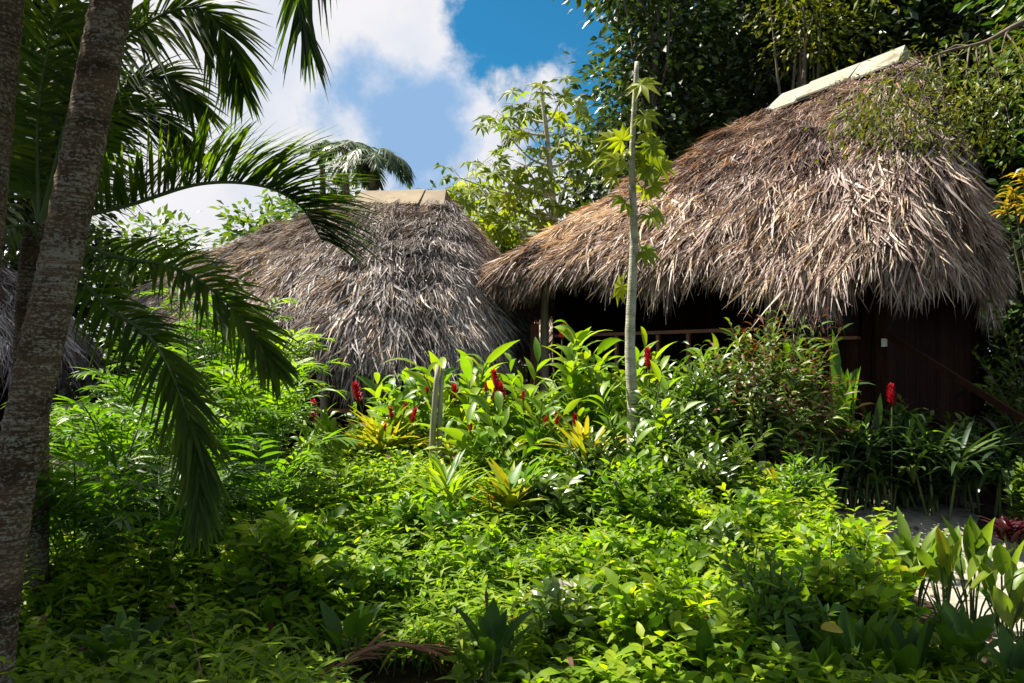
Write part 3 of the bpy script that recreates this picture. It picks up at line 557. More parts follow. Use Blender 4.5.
# ------------------------------------------------------------------ trees
def tree(name,label,base,trunk,r,blobs,leaf,L,per,seed,group=None,tpl='oval3',tmat='bark',wr=.5,spread=.42,droop=.25,limbs=True,twigs=0):
    rg=np.random.default_rng(seed); base=np.asarray(base,float); t=thing(name,label,'tree',base,group=group)
    C=catmull(trunk,16); a_=Acc(); tube(a_,C,np.linspace(r[0],r[1],16),10,rough=.04,rng=rg)
    f=Acc()
    for (c,rad,nc) in blobs:
        c=np.asarray(c,float); rad=np.asarray(rad,float)
        v=nrm(rg.standard_normal((nc,3))); q=rg.random((nc,1))**.42; P=c+v*q*rad; out=nrm(v*np.array([1,1,.8])+np.array([0,0,.25]))
        tone=.46+.25*rg.standard_normal(nc)
        n_=nc*per; rep=lambda x:np.repeat(x,per,axis=0)
        off=rg.standard_normal((n_,3))*spread*np.array([1,1,.55])
        D=nrm(rep(out)*.6+off/spread*.55+rg.normal(0,.35,(n_,3))); D[:,2]-=droop
        inst(f,LEAF[tpl] if isinstance(tpl,str) else tpl,rep(P)+off,D,np.array([0,0,1.])+rg.normal(0,.45,(n_,3)),L*rg.uniform(.6,1.2,n_),L*wr*rg.uniform(.75,1.2,n_),np.clip(rep(tone)+rg.normal(0,.12,n_),0,1),.15,0)
        if limbs:
            for k in range(min(nc,max(4,nc//22))):
                s=C[rg.integers(7,16)]; m=(s+P[k])/2+np.array([0,0,-.1])+rg.normal(0,.2,3)*.5; tube(a_,catmull([s,m,P[k]],7),np.linspace(r[1]*.7,.015,7),5,cap=False)
        for k in range(twigs):
            tube(a_,[c+(P[k]-c)*.2,P[k]+np.array([0,0,-.05])],[.02,.006],4,cap=False)
    a_.build('trunk',G[tmat],t,True,base); f.build('crown',G[leaf],t,True,base)
    return t
def T_(px,d): return np.array([(px-HX)/F*d,d,.2])
TG='trees behind the huts'
def big(label,px,d,top,width,seed,leaf='dark',L=.26,low=330,dens=1.0,name='broadleaf_tree',split=3,hang=None,group=TG):
    rg=np.random.default_rng(seed); b=T_(px,d); zt=at(px,top,d)[2]; zl=at(px,low,d)[2]; wr=width/F*d/2
    bl=[]
    for k in range(split):
        f_=(k+.5)/split; zc=zl+(zt-zl)*f_; sh=wr*(1-.35*abs(f_-.45)); h=(zt-zl)/split*.72
        bl.append((np.array([b[0]+rg.uniform(-.25,.25)*wr,d+rg.uniform(-.5,.5),zc]),(sh,min(sh,2.6),h),int(dens*34*sh*h*1.1)))
    tree(name,label,b,[b-np.array([0,0,.3]),b+np.array([.15,0,(zt-b[2])*.35]),b+np.array([-.1,0,(zt-b[2])*.6]),b+np.array([.1,0,(zt-b[2])*.85])],(.26,.08),bl,leaf,L,26,seed,group)
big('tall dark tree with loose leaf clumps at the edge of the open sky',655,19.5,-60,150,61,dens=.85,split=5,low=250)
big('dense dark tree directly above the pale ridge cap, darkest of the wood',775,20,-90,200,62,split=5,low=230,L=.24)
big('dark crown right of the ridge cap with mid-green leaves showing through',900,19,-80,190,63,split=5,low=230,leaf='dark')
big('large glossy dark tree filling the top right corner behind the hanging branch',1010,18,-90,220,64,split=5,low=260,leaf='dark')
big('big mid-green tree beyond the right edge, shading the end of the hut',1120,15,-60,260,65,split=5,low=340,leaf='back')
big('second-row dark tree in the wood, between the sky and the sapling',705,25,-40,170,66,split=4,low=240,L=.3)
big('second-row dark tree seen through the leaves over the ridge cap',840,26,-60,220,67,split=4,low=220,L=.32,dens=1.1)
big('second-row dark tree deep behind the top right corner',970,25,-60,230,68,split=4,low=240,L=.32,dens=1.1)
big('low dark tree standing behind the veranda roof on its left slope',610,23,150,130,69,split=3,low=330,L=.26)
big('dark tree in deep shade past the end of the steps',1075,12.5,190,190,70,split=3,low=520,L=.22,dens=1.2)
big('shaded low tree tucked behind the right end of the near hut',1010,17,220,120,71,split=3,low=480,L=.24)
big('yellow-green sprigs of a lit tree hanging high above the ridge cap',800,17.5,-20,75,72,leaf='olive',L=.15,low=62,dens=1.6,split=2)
LG='low trees behind the left hut'
for k,(px,d,top,wd,lf,lab) in enumerate([(256,22,214,60,'bush','bright green bushy treetop just left of the grey roof'),
    (150,24,232,120,'bush','pale green tree behind the arching fronds, left of the grey roof'),
    (40,20,-60,120,'dark','dark tree filling the gap between the two palm trunks'),
    (-60,17,-60,150,'dark','dark tree behind the trunk cut by the left edge'),
    (205,28,262,140,'back','low mid-green tree far behind the grey roof slope'),
    (430,27,205,120,'back','low green tree showing just past the tan ridge board'),
    (505,24,205,90,'lime','bushy light green tree between the two roofs'),
    (330,30,200,140,'back','low tree hidden behind the ridge of the grey roof')]):
    big(lab,px,d,top,wd,80+k,leaf=lf,L=.3,low=400,split=3,group=LG,dens=.8)
# cecropia-like tree with big lobed leaves, against the cloud
def cecropia(label,px,d,tips,seed,L=.42,leaves=11,name='cecropia_tree',trunk=None,r=(.09,.035),mat='lime',tm='palebark',group=None):
    rg=np.random.default_rng(seed); b=T_(px,d); t=thing(name,label,'tree',b,group=group); a_=Acc(); f=Acc()
    C=catmull(trunk,20); tube(a_,C,np.linspace(r[0],r[1],20),8)
    for tp in tips:
        s=C[np.argmin(np.abs(C[:,2]-(tp[2]-.55)))]; m=(s+tp)/2+np.array([0,0,-.12])
        tube(a_,catmull([s,m,tp],7),np.linspace(.03,.015,7),5,cap=False)
        for k in range(leaves):
            q=2*pi*k*.382+rg.uniform(-.3,.3); el=rg.uniform(-.35,.6); D=np.array([math.cos(q)*math.cos(el),math.sin(q)*math.cos(el),math.sin(el)]); pl=rg.uniform(.2,.5)*L/.42
            p=tp+D*pl+np.array([0,0,-rg.uniform(0,.35)*L/.42]); tube(a_,[tp,tp+D*pl*.6+np.array([0,0,.02]),p],[.008,.006,.005],4,mat=0,cap=False)
            inst(f,PALMATE3,p,D+np.array([0,0,-.55]),np.array([0,-.6,.8])+rg.normal(0,.35,3),L*rg.uniform(.38,.62),L*rg.uniform(.38,.6),np.clip(.5+rg.normal(0,.22),0,1),.15)
    a_.build('trunk',G[tm],t,True,b); f.build('crown',G[mat],t,True,b); return t
d=17.0
cecropia('slender tree with big lobed light green leaves against the white cloud',552,d,[at(*q,d+o) for *q,o in [(540,88,0),(520,105,.3),(560,100,-.2),(505,118,.1),(512,140,-.3),(535,130,.4),(565,130,.2),(480,165,0),(500,170,.3),(525,165,-.3),(548,158,.2),(470,190,.1),(490,195,-.2),(515,200,.3),(540,195,-.1),(565,185,.2),(575,150,.5),(460,178,.3),(480,212,.3),(510,222,0),(535,218,.2)]],91,
         trunk=[T_(556,d),at(556,260,d),at(552,190,d),at(545,120,d),at(541,92,d)],leaves=8,L=.64)
# slim sapling in the garden
d=8.5; sb=gpt(634,d)
t=thing('young_tree','slim pale pole-like young tree with few lobed leaves, rising before the veranda','tree',sb)
a_=Acc(); rg=np.random.default_rng(95); C=catmull([sb-np.array([.02,0,.1]),at(633,420,d),at(630,340,d),at(634,240,d),at(632,160,d),at(637,62,d)],60)
tube(a_,C,np.linspace(.074,.024,60)*(1+.03*np.sin(np.arange(60)*2.1)),14,rough=.015,rng=rg); tube(a_,[at(637,70,d),at(640,95,d)],.012,5); a_.build('trunk',G['palebark'],t,True,sb)
f=Acc()
for (px,py) in [(610,148),(618,160),(614,176),(628,150),(646,150),(655,158),(648,172),(640,165),(622,140),(645,133),(650,216),(655,212),(622,286),(625,203),(643,190),(652,186),(606,158),(660,165),(644,252),(645,116),(612,140),(652,146),(641,84)]:
    p=at(px,py,d+rg.uniform(-.2,.2)); s=C[np.argmin(np.abs(C[:,2]-p[2]-rg.uniform(-.02,.12)))]; tube(f,[s,(s+p)/2+np.array([0,0,.05]),p],[.008,.006,.004],5,mat=1,cap=False)
    Dv=p-s; Dv[2]=-.05; inst(f,PALMATE,p,nrm(Dv)+rg.normal(0,.3,3),np.array([0,-1.,.5])+rg.normal(0,.3,3),rg.uniform(.17,.26),rg.uniform(.17,.26),rg.uniform(.45,.9),.2)
f.build('foliage',[G['lime'],G['stem']],t,True,sb)
# tree leaning over from the right: branch with hanging sprays
rg=np.random.default_rng(97); d=8.2; ob=np.array([7.2,8.6,.1])
t=thing('overhanging_tree','tree beyond the right edge whose brown branch droops olive leaf sprays over the roof','tree',ob)
a_=Acc(); br=catmull([(7.2,8.6,3.2),at(1090,0,d),at(1024,22,d),at(985,42,d),at(945,52,d),at(905,70,d),at(868,100,d)],40)
tube(a_,[ob-np.array([0,0,.2]),ob+np.array([.1,0,2]),(7.2,8.6,3.6),(7.4,8.6,5.6),(7.6,8.4,7.6)],[.2,.17,.15,.12,.05],12); tube(a_,br,np.linspace(.3,1,40)[::-1]**2.2*.055,8)
f=Acc()
for (px,py,n_) in [(870,118,42),(855,128,34),(885,100,44),(905,88,46),(925,78,44),(950,70,44),(965,95,46),(945,115,46),(915,118,44),(895,130,36),(980,110,42),(1000,95,42),(1000,60,34),(935,62,34),(975,130,34),(860,108,28),(1010,125,40),(990,140,24),(1030,80,50),(1045,50,50),(880,140,16),(925,140,20)]:
    p=at(px,py,d+rg.uniform(-.5,.5)); s=br[np.argmin(np.linalg.norm(br-p-np.array([.25,0,.15]),axis=1))]; tube(a_,catmull([s,(s+p)/2+np.array([0,0,.08]),p],6),np.linspace(.014,.004,6),4,cap=False)
    n_*=3; off=rg.normal(0,1,(n_,3))*np.array([.17,.17,.13]); D=off*2+np.array([-.1,0,-.4])+rg.normal(0,.4,(n_,3))
    inst(f,LEAF['lance3'],p+off,D,np.array([0,-.4,1.])+rg.normal(0,.5,(n_,3)),rg.uniform(.05,.11,n_),rg.uniform(.02,.035,n_),np.clip(.4+rg.normal(0,.12)+rg.normal(0,.14,n_),0,1),.1)
for _ in range(60):
    p=np.array([7.5,8.5,6.6])+rg.normal(0,1,3)*np.array([.9,.9,.9]); n_=40; off=rg.normal(0,.22,(n_,3))
    inst(f,LEAF['lance3'],p+off,off*2+np.array([0,0,-.4]),np.array([0,0,1.])+rg.normal(0,.4,(n_,3)),rg.uniform(.08,.16,n_),.04,np.clip(.4+rg.normal(0,.15,n_),0,1),.1)
a_.build('trunk',G['twig'],t,True,ob); f.build('crown',G['olive'],t,True,ob)
# trees behind the photographer's left that throw the foreground shade
tree('broadleaf_tree','spreading tree left of the palms, shading the near corner of the garden',(-7.6,2.6,0),[(-7.6,2.6,-.2),(-7.4,2.6,2),(-7.0,2.7,4),(-6.6,2.8,6)],(.25,.1),
     [((-6.6,2.9,6.4),(2.3,1.7,1.3),150),((-5.9,4.6,6.3),(1.5,1.0,.9),90),((-6.0,6.1,7.0),(1.35,.95,.6),80),((-8.2,3.5,5.4),(1.6,1.6,1.2),60)],'dark',.24,24,101)  # outer crown clumps added out of view to shade palms and lower left
tree('broadleaf_tree','spreading tree close behind the viewer, shading the nearest leaves',(-3.2,-.8,0),[(-3.2,-.8,-.2),(-3.1,-.6,2.2),(-3.0,-.2,4.2),(-2.8,.4,6)],(.22,.1),
     [((-2.6,2.2,6.4),(2.4,1.3,1.0),120),((-.4,2.4,6.9),(1.6,1.0,.8),60),((-.3,5.75,7.1),(2.0,.6,.5),90),((-3.4,0.2,6.6),(1.8,1.6,1.1),70)],'dark',.24,24,102)  # far crown clump added out of view to shade the lower right leaves

# ------------------------------------------------------------------ garden plants
def leaves_on(f, C, n_, u0, u1, L, W, rg, tone, spread=1.0, grav=.45, tpl='long', up=.35, twist=2.4):
    k=np.linspace(u0,u1,n_)*(len(C)-1); i=np.minimum(k.astype(int),len(C)-2); P=C[i]+(C[i+1]-C[i])*(k-i)[:,None]; T=nrm(C[i+1]-C[i])
    q=np.arange(n_)*twist+rg.uniform(0,6)+rg.normal(0,.25,n_); H=np.stack([np.cos(q),np.sin(q),np.zeros(n_)],-1)
    D=H*spread+T*up*1.6+np.array([0,0,up])*rg.uniform(.5,1.3,(n_,1))
    inst(f,LEAF[tpl],P,D,T+rg.normal(0,.15,(n_,3)),L*rg.uniform(.75,1.15,n_),W*rg.uniform(.85,1.15,n_),np.clip(tone+rg.normal(0,.16,n_),0,1),grav*rg.uniform(.5,1.4,n_))
def spike(a_, p, L, r, rg):
    n_=46; u=np.linspace(0,.97,n_); q=np.arange(n_)*2.4; rad=r*np.sin(pi*(.12+.8*u))**.7*.45
    tl=rg.normal(0,.16,2); P=np.stack([p[0]+np.cos(q)*rad+tl[0]*u*L,p[1]+np.sin(q)*rad+tl[1]*u*L,p[2]+u*L],-1); D=np.stack([np.cos(q)*(.75-.5*u),np.sin(q)*(.75-.5*u),np.full(n_,.75)],-1)
    inst(a_,LEAF['lance'],P,D,np.stack([-np.cos(q),-np.sin(q),np.full(n_,.6)],-1),r*1.55,r*.95,np.clip(rg.normal(.55,.2,n_),0,1),.1)
    tube(a_,[p-np.array([0,0,.02]),p+np.array([tl[0]*L,tl[1]*L,L])],[r*.45,r*.1],7,rnd=.2)
GG='red gingers in front of the huts'
def ginger(px,d,ytop,label,seed,flowers=(),canes=9,L=.42,W=.085,spread=.5,tone=.5):
    rg=np.random.default_rng(seed); b=gpt(px,d); H=at(px,ytop,d)[2]-b[2]; t=thing('ginger_plant',label,'plant',b,group=GG); f=Acc(); s=Acc()
    for c in range(canes):
        q=rg.uniform(0,2*pi); lean=rg.uniform(.12,spread); h=H*rg.uniform(.62,.95); o=np.array([math.cos(q),math.sin(q),0]); r0=b+o*rg.uniform(0,.15)
        C=catmull([r0,r0+o*lean*.25+np.array([0,0,h*.5]),r0+o*lean+np.array([0,0,h])],14); tube(s,C,np.linspace(.013,.005,14),6,cap=False)
        leaves_on(f,C,rg.integers(9,13),.3,1,L,W,rg,tone+rg.normal(0,.1),.8,.5,'long',.45,pi+.15)
    f.build('foliage',G['ginger'],t,True,b)
    for (fx,fy,fl) in flowers:
        p=at(fx,fy,d-rg.uniform(.2,.35)); r0=b+np.array([(p[0]-b[0])*.3,-.1,0]); tube(s,catmull([r0,(r0*.4+p*.6)+np.array([0,0,.05]),p],8),.008,5,cap=False)
        a_=Acc(); spike(a_,p,.85*fl*d/F,max(.19*fl*d/F,.014),rg); a_.build('flower_spike',G['petal'],t,True,b)
    s.build('stem',G['stem'],t,True,b); return t
ginger(562,9.6,318,'tallest ginger with long arching leaves beside the veranda end post',201,[(562,338,14)],9,.62,.12,.5,.62)
ginger(392,9.8,372,'ginger with a red spike under the fringe of the grey eave',202,[(359,402,20)],8,.5,.09,.55,.6)
ginger(322,10.2,402,'ginger with a lone red spike before the dark doorway of the grey hut',203,[(313,418,18)],6,.36,.07,.4,.55)
ginger(462,9.5,356,'ginger with long bright leaves arching over the grey eave corner',204,[(455,400,16),(427,392,10)],12,.6,.11,.7,.72)
ginger(503,9.3,372,'ginger carrying a cluster of red spikes between the two roofs',205,[(497,388,18),(503,402,20),(494,400,14),(486,392,10)],11,.5,.09,.6,.72)
ginger(532,8.9,392,'low ginger with one small red spike right of the silvery leaf',206,[(523,400,9),(547,422,12)],8,.4,.085,.5,.55)
ginger(603,9.3,340,'bushy ginger left of the slim pale young tree, under the railing',207,[(596,420,10)],12,.5,.09,.6,.7)
ginger(652,9.3,348,'ginger with a red spike just right of the slim pale young tree',208,[(649,368,20)],8,.4,.085,.5,.5)
ginger(684,9.4,352,'leafy ginger without flowers between the young tree and the big shrub',209,[],8,.4,.08,.55,.5)
ginger(889,8.8,395,'shaded ginger with a dark red spike below the wall socket',211,[(892,404,20)],6,.34,.07,.45,.35)
ginger(418,9.1,396,'ginger with red spikes close around the split stake',212,[(412,422,14),(392,418,12),(384,432,10)],7,.4,.08,.5,.6)
ginger(372,9.2,420,'low ginger with small red buds left of the yellow croton by the eave',213,[(371,441,9),(404,412,9)],6,.34,.07,.5,.6)
ginger(578,8.8,388,'ginger with red spikes behind the bright yellow croton',214,[(558,425,14),(576,428,14),(545,426,9)],8,.42,.085,.5,.6)
ginger(636,7.9,362,'ginger at the foot of the slim pale young tree',215,[],8,.4,.085,.5,.5)
ginger(480,8.7,412,'short bright ginger with drooping leaves right of the split stake',216,[(470,432,9)],8,.42,.085,.6,.65)
for k,(px,d,yt,c,lab) in enumerate([(436,9.6,376,8,'ginger leaning over the top of the split stake'),(520,9.7,352,9,'leafy flowerless ginger in the gap between the two roofs'),(548,9.3,372,8,'flowerless ginger at the left foot of the tallest one'),(346,9.5,405,7,'flowerless ginger right of the lone red spike'),
   (585,9.3,362,8,'flowerless ginger between the tallest one and the slim young tree'),(668,9.0,372,8,'flowerless ginger in front of the flower right of the young tree'),(505,8.6,402,8,'low flowerless ginger below the cluster of red spikes'),(404,9.5,380,8,'flowerless ginger between the eave spike and the split stake'),(740,9.4,335,7,'ginger leaves rising behind the top of the variegated shrub'),(632,9.7,350,7,'flowerless ginger behind the trunk of the slim young tree')]):
    ginger(px,d,yt,lab,250+k,[],c,.45,.09,.6,.6)
# split stake
sp=gpt(434,8.5); t=Acc()
st0=catmull([sp-np.array([.03,0,.1]),at(433,430,8.3),at(438,365,8.3)],9); tube(t,st0,[.036,.036,.035,.034,.034,.032,.031,.03,.026],9,rough=.06); tube(t,st0+np.linspace([.09,.02,0],[.045,.01,-.03],9),[.03,.03,.03,.028,.027,.026,.024,.022,.018],8,rough=.06)
tag(t.build('split_stake',G['pole'],None,True,sp),'weathered grey stake of two split canes standing among the gingers','stake')

# strap-leaved rosettes
def rosette(name,label,px,d,ytop,mat,seed,n_=16,W=.06,up=1.3,tone=.5,grav=.5,tpl='strap',group=None,heads=1,spread=.0,jit=.2):
    rg=np.random.default_rng(seed); b=gpt(px,d); H=max(.2,at(px,ytop,d)[2]-b[2]); t=thing(name,label,'plant',b,group=group); f=Acc(); s=Acc()
    for h in range(heads):
        o=np.array([rg.normal(0,spread),rg.normal(0,spread),0]) if heads>1 else np.zeros(3); hh=H*(.55 if heads==1 else rg.uniform(.3,.65)); p0=b+o*.5; p1=b+o+np.array([0,0,hh])
        tube(s,[p0,(p0+p1)/2,p1],.014,6,cap=False); L=H*rg.uniform(.5,.62)
        q=np.arange(n_)*2.4+rg.uniform(0,6); e=rg.uniform(.25,1.0,n_)*up; D=np.stack([np.cos(q),np.sin(q),e],-1)
        P=p1-np.array([0,0,1])*rg.uniform(0,hh*.45,(n_,1)); inst(f,LEAF[tpl],P,D,np.stack([-np.cos(q),-np.sin(q),np.ones(n_)],-1),L*rg.uniform(.75,1.15,n_),W*rg.uniform(.8,1.2,n_),np.clip(tone+rg.normal(0,jit,n_),0,1),grav*rg.uniform(.4,1.3,n_))
    f.build('foliage',mat,t,True,b); s.build('stem',G['stem'],t,True,b); return t
CG='yellow crotons'
rosette('croton','bright yellow croton before the gingers, lowest centre of the row',577,8.1,400,G['croton'],221,20,.06,1.6,.45,.2,group=CG,heads=3,spread=.12)
rosette('croton','yellow-green croton under the grey eave, left of the split stake',385,8.8,388,G['croton'],222,24,.06,1.5,.4,.25,group=CG,heads=3,spread=.12)
rosette('croton','croton with a few yellow leaves right of the split stake',447,9.0,398,G['croton'],223,14,.06,1.1,.45,.3,group=CG,heads=2,spread=.1)
rosette('croton','yellow striped croton below the red cordyline near the spear leaves',783,7.6,448,G['croton'],224,14,.05,2.2,.5,.1,group=CG,heads=2,spread=.08)
rosette('croton','croton with broad yellow-edged leaves in the middle of the leafy ground',493,7.2,456,G['croton'],225,16,.11,1.6,.35,.2,group=CG,heads=2,spread=.1,tpl='long')
SG='grassy strap-leaved clumps'
rosette('strap_leaf_clump','grassy clump of upright light straps in mid garden below the stake',442,7.3,444,G['ginger'],231,26,.045,2.2,.75,.3,group=SG,heads=3,spread=.12)
rosette('strap_leaf_clump','grassy strap clump right of the broad yellow-edged croton',525,7.7,446,G['ginger'],232,22,.05,1.8,.5,.4,group=SG,heads=3,spread=.14)
rosette('strap_leaf_clump','weeping dark strap clump beneath the big variegated shrub',668,7.5,452,G['bush'],233,30,.05,1.2,.6,.8,group=SG,heads=5,spread=.25)
rosette('strap_leaf_clump','glossy strap clump left of the weeping dark one',622,7.6,446,G['bush'],234,24,.05,1.2,.65,.7,group=SG,heads=4,spread=.22)
RGp='red cordylines'
for k,(px,d,yt,lab) in enumerate([(771,8.0,446,'dark red cordyline behind the yellow striped croton'),(800,7.0,496,'maroon cordyline at the edge of the sandy path'),(735,5.6,580,'low maroon cordyline in the lower right leaves'),(1020,7.6,512,'red-leaved cordyline at the right edge past the path'),(722,6.6,560,'small maroon cordyline left of the turmeric leaves')]):
    rosette('cordyline',lab,px,d,yt,G['red'],240+k,18,.05,1.6,.4,.3,group=RGp,heads=3,spread=.1)
VG='upright spear-leaved plants'
def spears(px,d,yt,lab,seed,n_=9,W=.06,mat='spear',name='snake_plant'):
    rg=np.random.default_rng(seed); b=gpt(px,d); H=at(px,yt,d)[2]-b[2]; t=thing(name,lab,'plant',b,group=VG); f=Acc(); q=rg.uniform(0,6.3,n_)
    P=b+np.stack([np.cos(q),np.sin(q),0*q],-1)*rg.uniform(.02,.2,(n_,1)); D=np.stack([np.cos(q)*.16,np.sin(q)*.16,np.ones(n_)],-1)+rg.normal(0,.07,(n_,3))
    inst(f,LEAF['strap'],P,D,np.stack([-np.cos(q),-np.sin(q),.2+0*q],-1)+rg.normal(0,.5,(n_,3)),H*rg.uniform(.7,1.08,n_),W,np.clip(rg.normal(.5,.2,n_),0,1),.04); f.build('foliage',G[mat],t,True,b)
for k,(px,d,yt,lab) in enumerate([(770,8.4,392,'tall lone spear leaf plant in front of the big variegated shrub'),(797,8.2,425,'spear plant left of the pair by the shaded wall'),(822,8.8,418,'spear plant just right of the striped croton'),(848,9.0,400,'spear plant with tips reaching the wall panels'),(868,9.0,420,'shaded spear plant near the dark red spike'),(838,8.9,440,'short spear plant at the head of the sandy path'),(905,9.1,432,'dim spear plant left of the fan of drooping leaves')]):
    spears(px,d,yt,lab,260+k,11 if k else 5)
# big shrubs
def shrub(name,lab,px,d,yt,wpx,mat,seed,n_=220,per=11,L=.11,W=.03,tpl='lance',group=None,tone=.5,grav=.3,low=None,cat='shrub',jit=.2,depth=None):
    rg=np.random.default_rng(seed); b=gpt(px,d); zt=at(px,yt,d)[2]; H=zt-b[2]; rx=wpx/F*d/2; ry=depth or rx; t=thing(name,lab,cat,b,group=group); f=Acc(); s=Acc()
    for k in range(n_):
        q=rg.uniform(0,2*pi); rr=math.sqrt(rg.random()); z=H*(1-.75*rr**2.2*rg.random())*rg.uniform(.35,1.0)**.6; e_j=rg.uniform(.72,1.22); tip=b+np.array([math.cos(q)*rx*rr*e_j,math.sin(q)*ry*rr*e_j,z*(e_j if e_j<1 else .5+.5*e_j)]); m=b+(tip-b)*np.array([.45,.45,.6])
        C=catmull([b+np.array([math.cos(q),math.sin(q),0])*rg.uniform(0,.12),m,tip],8); 
        if k<70: tube(s,C,np.linspace(.012,.004,8),4,cap=False)
        leaves_on(f,C,per,.62,1.0,L,W,rg,tone+rg.normal(0,.13),.9,grav,tpl,.4)
    f.build('foliage',mat,t,True,b); s.build('stem',G['twig'],t,True,b); return t
shrub('variegated_shrub','big rounded shrub of narrow red, green and yellow leaves below the thatch fringe',768,8.8,322,150,G['mixed'],301,400,13,.22,.032,'lance',tone=.5,grav=.5,jit=.33)
BG='green bushes in the middle garden'
for k,(px,d,yt,wp,m,L,W,lab) in enumerate([(705,8.6,356,90,'bush',.16,.05,'glossy green bush at the left foot of the variegated shrub'),(668,8.3,384,85,'bush',.14,.045,'glossy bush right of the young tree, speckled with light'),
    (705,7.5,424,110,'bush',.15,.05,'wide glossy bush with white glints in front of the variegated shrub'),(755,6.6,492,110,'cover',.12,.05,'round bright bush beside the sandy path'),(600,7.9,436,70,'bush',.13,.045,'dense bush below the bright yellow croton'),
    (640,6.9,458,90,'cover',.13,.05,'light green bush in front of the glossy strap clump'),(545,7.9,462,80,'ginger',.16,.05,'long-leaved bush under the gingers with red spikes'),(690,6.2,530,110,'cover',.12,.05,'leafy bush at the lower right of the bright leafy ground'),(795,7.3,455,70,'narrow',.14,.03,'fine-leaved bush under the spear plants'),
    (620,6.0,540,90,'cover',.13,.055,'bright bush right of the pale flat stone'),(405,8.6,450,80,'ginger',.15,.05,'bright long-leaved bush at the foot of the split stake'),(330,8.8,446,90,'cover',.13,.05,'bright bush before the doorway of the grey hut')]):
    shrub('leafy_bush',lab,px,d,yt,wp,G[m],310+k,160,11,L*1.05,W*.88,'lance',BG,tone=.52)
rg0=np.random.default_rng(333)
for k in range(46):
    for _ in range(30):
        d=rg0.uniform(4.6,8.6); x=rg0.uniform(-.33*d-.2,min(2.7,.5*d)); px=x/d*F+HX
        if px>250 or d<6.5: break
    z=ground(x,d); H=rg0.uniform(.42,.9) if d<6.3 else rg0.uniform(.38,.62); yt=HY-(z+H-CZ)*F/d; L=rg0.uniform(.1,.18); m=['cover','cover','ginger','bush','narrow'][rg0.integers(0,5)]
    shrub('leafy_bush','knee-high leafy bush rising out of the bright small-leaved ground cover',px,d,yt,rg0.uniform(.45,.85)*F/d,G[m],700+k,70,10,L,L*rg0.uniform(.28,.42),'lance','knee-high bushes in the ground cover',tone=rg0.uniform(.4,.65))
# left: feathery shrubs (clustering palms)
NG='feathery shrubs on the left'
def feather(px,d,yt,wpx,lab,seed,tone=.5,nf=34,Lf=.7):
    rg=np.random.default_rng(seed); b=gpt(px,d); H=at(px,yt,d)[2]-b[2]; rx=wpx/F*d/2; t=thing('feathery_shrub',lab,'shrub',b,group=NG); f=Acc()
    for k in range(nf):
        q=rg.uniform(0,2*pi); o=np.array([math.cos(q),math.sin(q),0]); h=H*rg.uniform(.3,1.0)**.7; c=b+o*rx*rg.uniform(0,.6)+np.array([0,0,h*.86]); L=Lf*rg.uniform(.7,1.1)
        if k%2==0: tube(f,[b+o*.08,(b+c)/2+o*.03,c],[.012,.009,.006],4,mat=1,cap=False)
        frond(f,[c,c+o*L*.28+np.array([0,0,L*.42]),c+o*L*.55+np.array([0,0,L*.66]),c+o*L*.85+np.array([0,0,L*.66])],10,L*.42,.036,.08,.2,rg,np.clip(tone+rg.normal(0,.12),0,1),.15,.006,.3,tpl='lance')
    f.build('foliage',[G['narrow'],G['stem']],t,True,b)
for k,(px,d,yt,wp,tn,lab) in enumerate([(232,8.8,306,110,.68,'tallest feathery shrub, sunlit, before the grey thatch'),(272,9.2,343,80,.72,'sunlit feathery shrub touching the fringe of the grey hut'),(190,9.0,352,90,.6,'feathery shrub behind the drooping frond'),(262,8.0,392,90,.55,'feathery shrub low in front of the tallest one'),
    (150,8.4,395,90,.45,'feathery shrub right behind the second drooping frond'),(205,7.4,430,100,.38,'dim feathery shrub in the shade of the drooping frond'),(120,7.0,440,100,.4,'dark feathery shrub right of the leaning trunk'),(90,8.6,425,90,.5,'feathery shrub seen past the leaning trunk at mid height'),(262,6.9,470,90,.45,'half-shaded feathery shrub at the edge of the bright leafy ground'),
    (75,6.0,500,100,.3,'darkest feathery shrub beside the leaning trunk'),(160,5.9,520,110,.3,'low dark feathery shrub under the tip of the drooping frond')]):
    feather(px,d,yt,wp,lab,400+k,tn)  # tone carries sun and shade: lit shrubs paler, shaded ones darker
# turmeric-like broad pleated leaves
UG='broad pleated-leaf plants at lower right'
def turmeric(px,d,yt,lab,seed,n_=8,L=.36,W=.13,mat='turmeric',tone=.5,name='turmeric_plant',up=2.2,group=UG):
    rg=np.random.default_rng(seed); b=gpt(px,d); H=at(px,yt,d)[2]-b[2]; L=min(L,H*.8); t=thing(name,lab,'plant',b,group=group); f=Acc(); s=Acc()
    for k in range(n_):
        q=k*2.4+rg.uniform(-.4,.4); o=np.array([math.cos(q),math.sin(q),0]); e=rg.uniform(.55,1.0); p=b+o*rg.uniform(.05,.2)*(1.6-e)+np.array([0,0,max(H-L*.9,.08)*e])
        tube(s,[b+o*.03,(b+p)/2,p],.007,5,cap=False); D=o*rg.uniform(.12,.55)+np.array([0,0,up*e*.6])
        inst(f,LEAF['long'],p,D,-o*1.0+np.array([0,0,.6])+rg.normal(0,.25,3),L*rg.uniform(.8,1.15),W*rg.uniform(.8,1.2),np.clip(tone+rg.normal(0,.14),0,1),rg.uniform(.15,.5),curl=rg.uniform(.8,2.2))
    f.build('foliage',G[mat],t,True,b); s.build('stem',G['stem'],t,True,b); return t
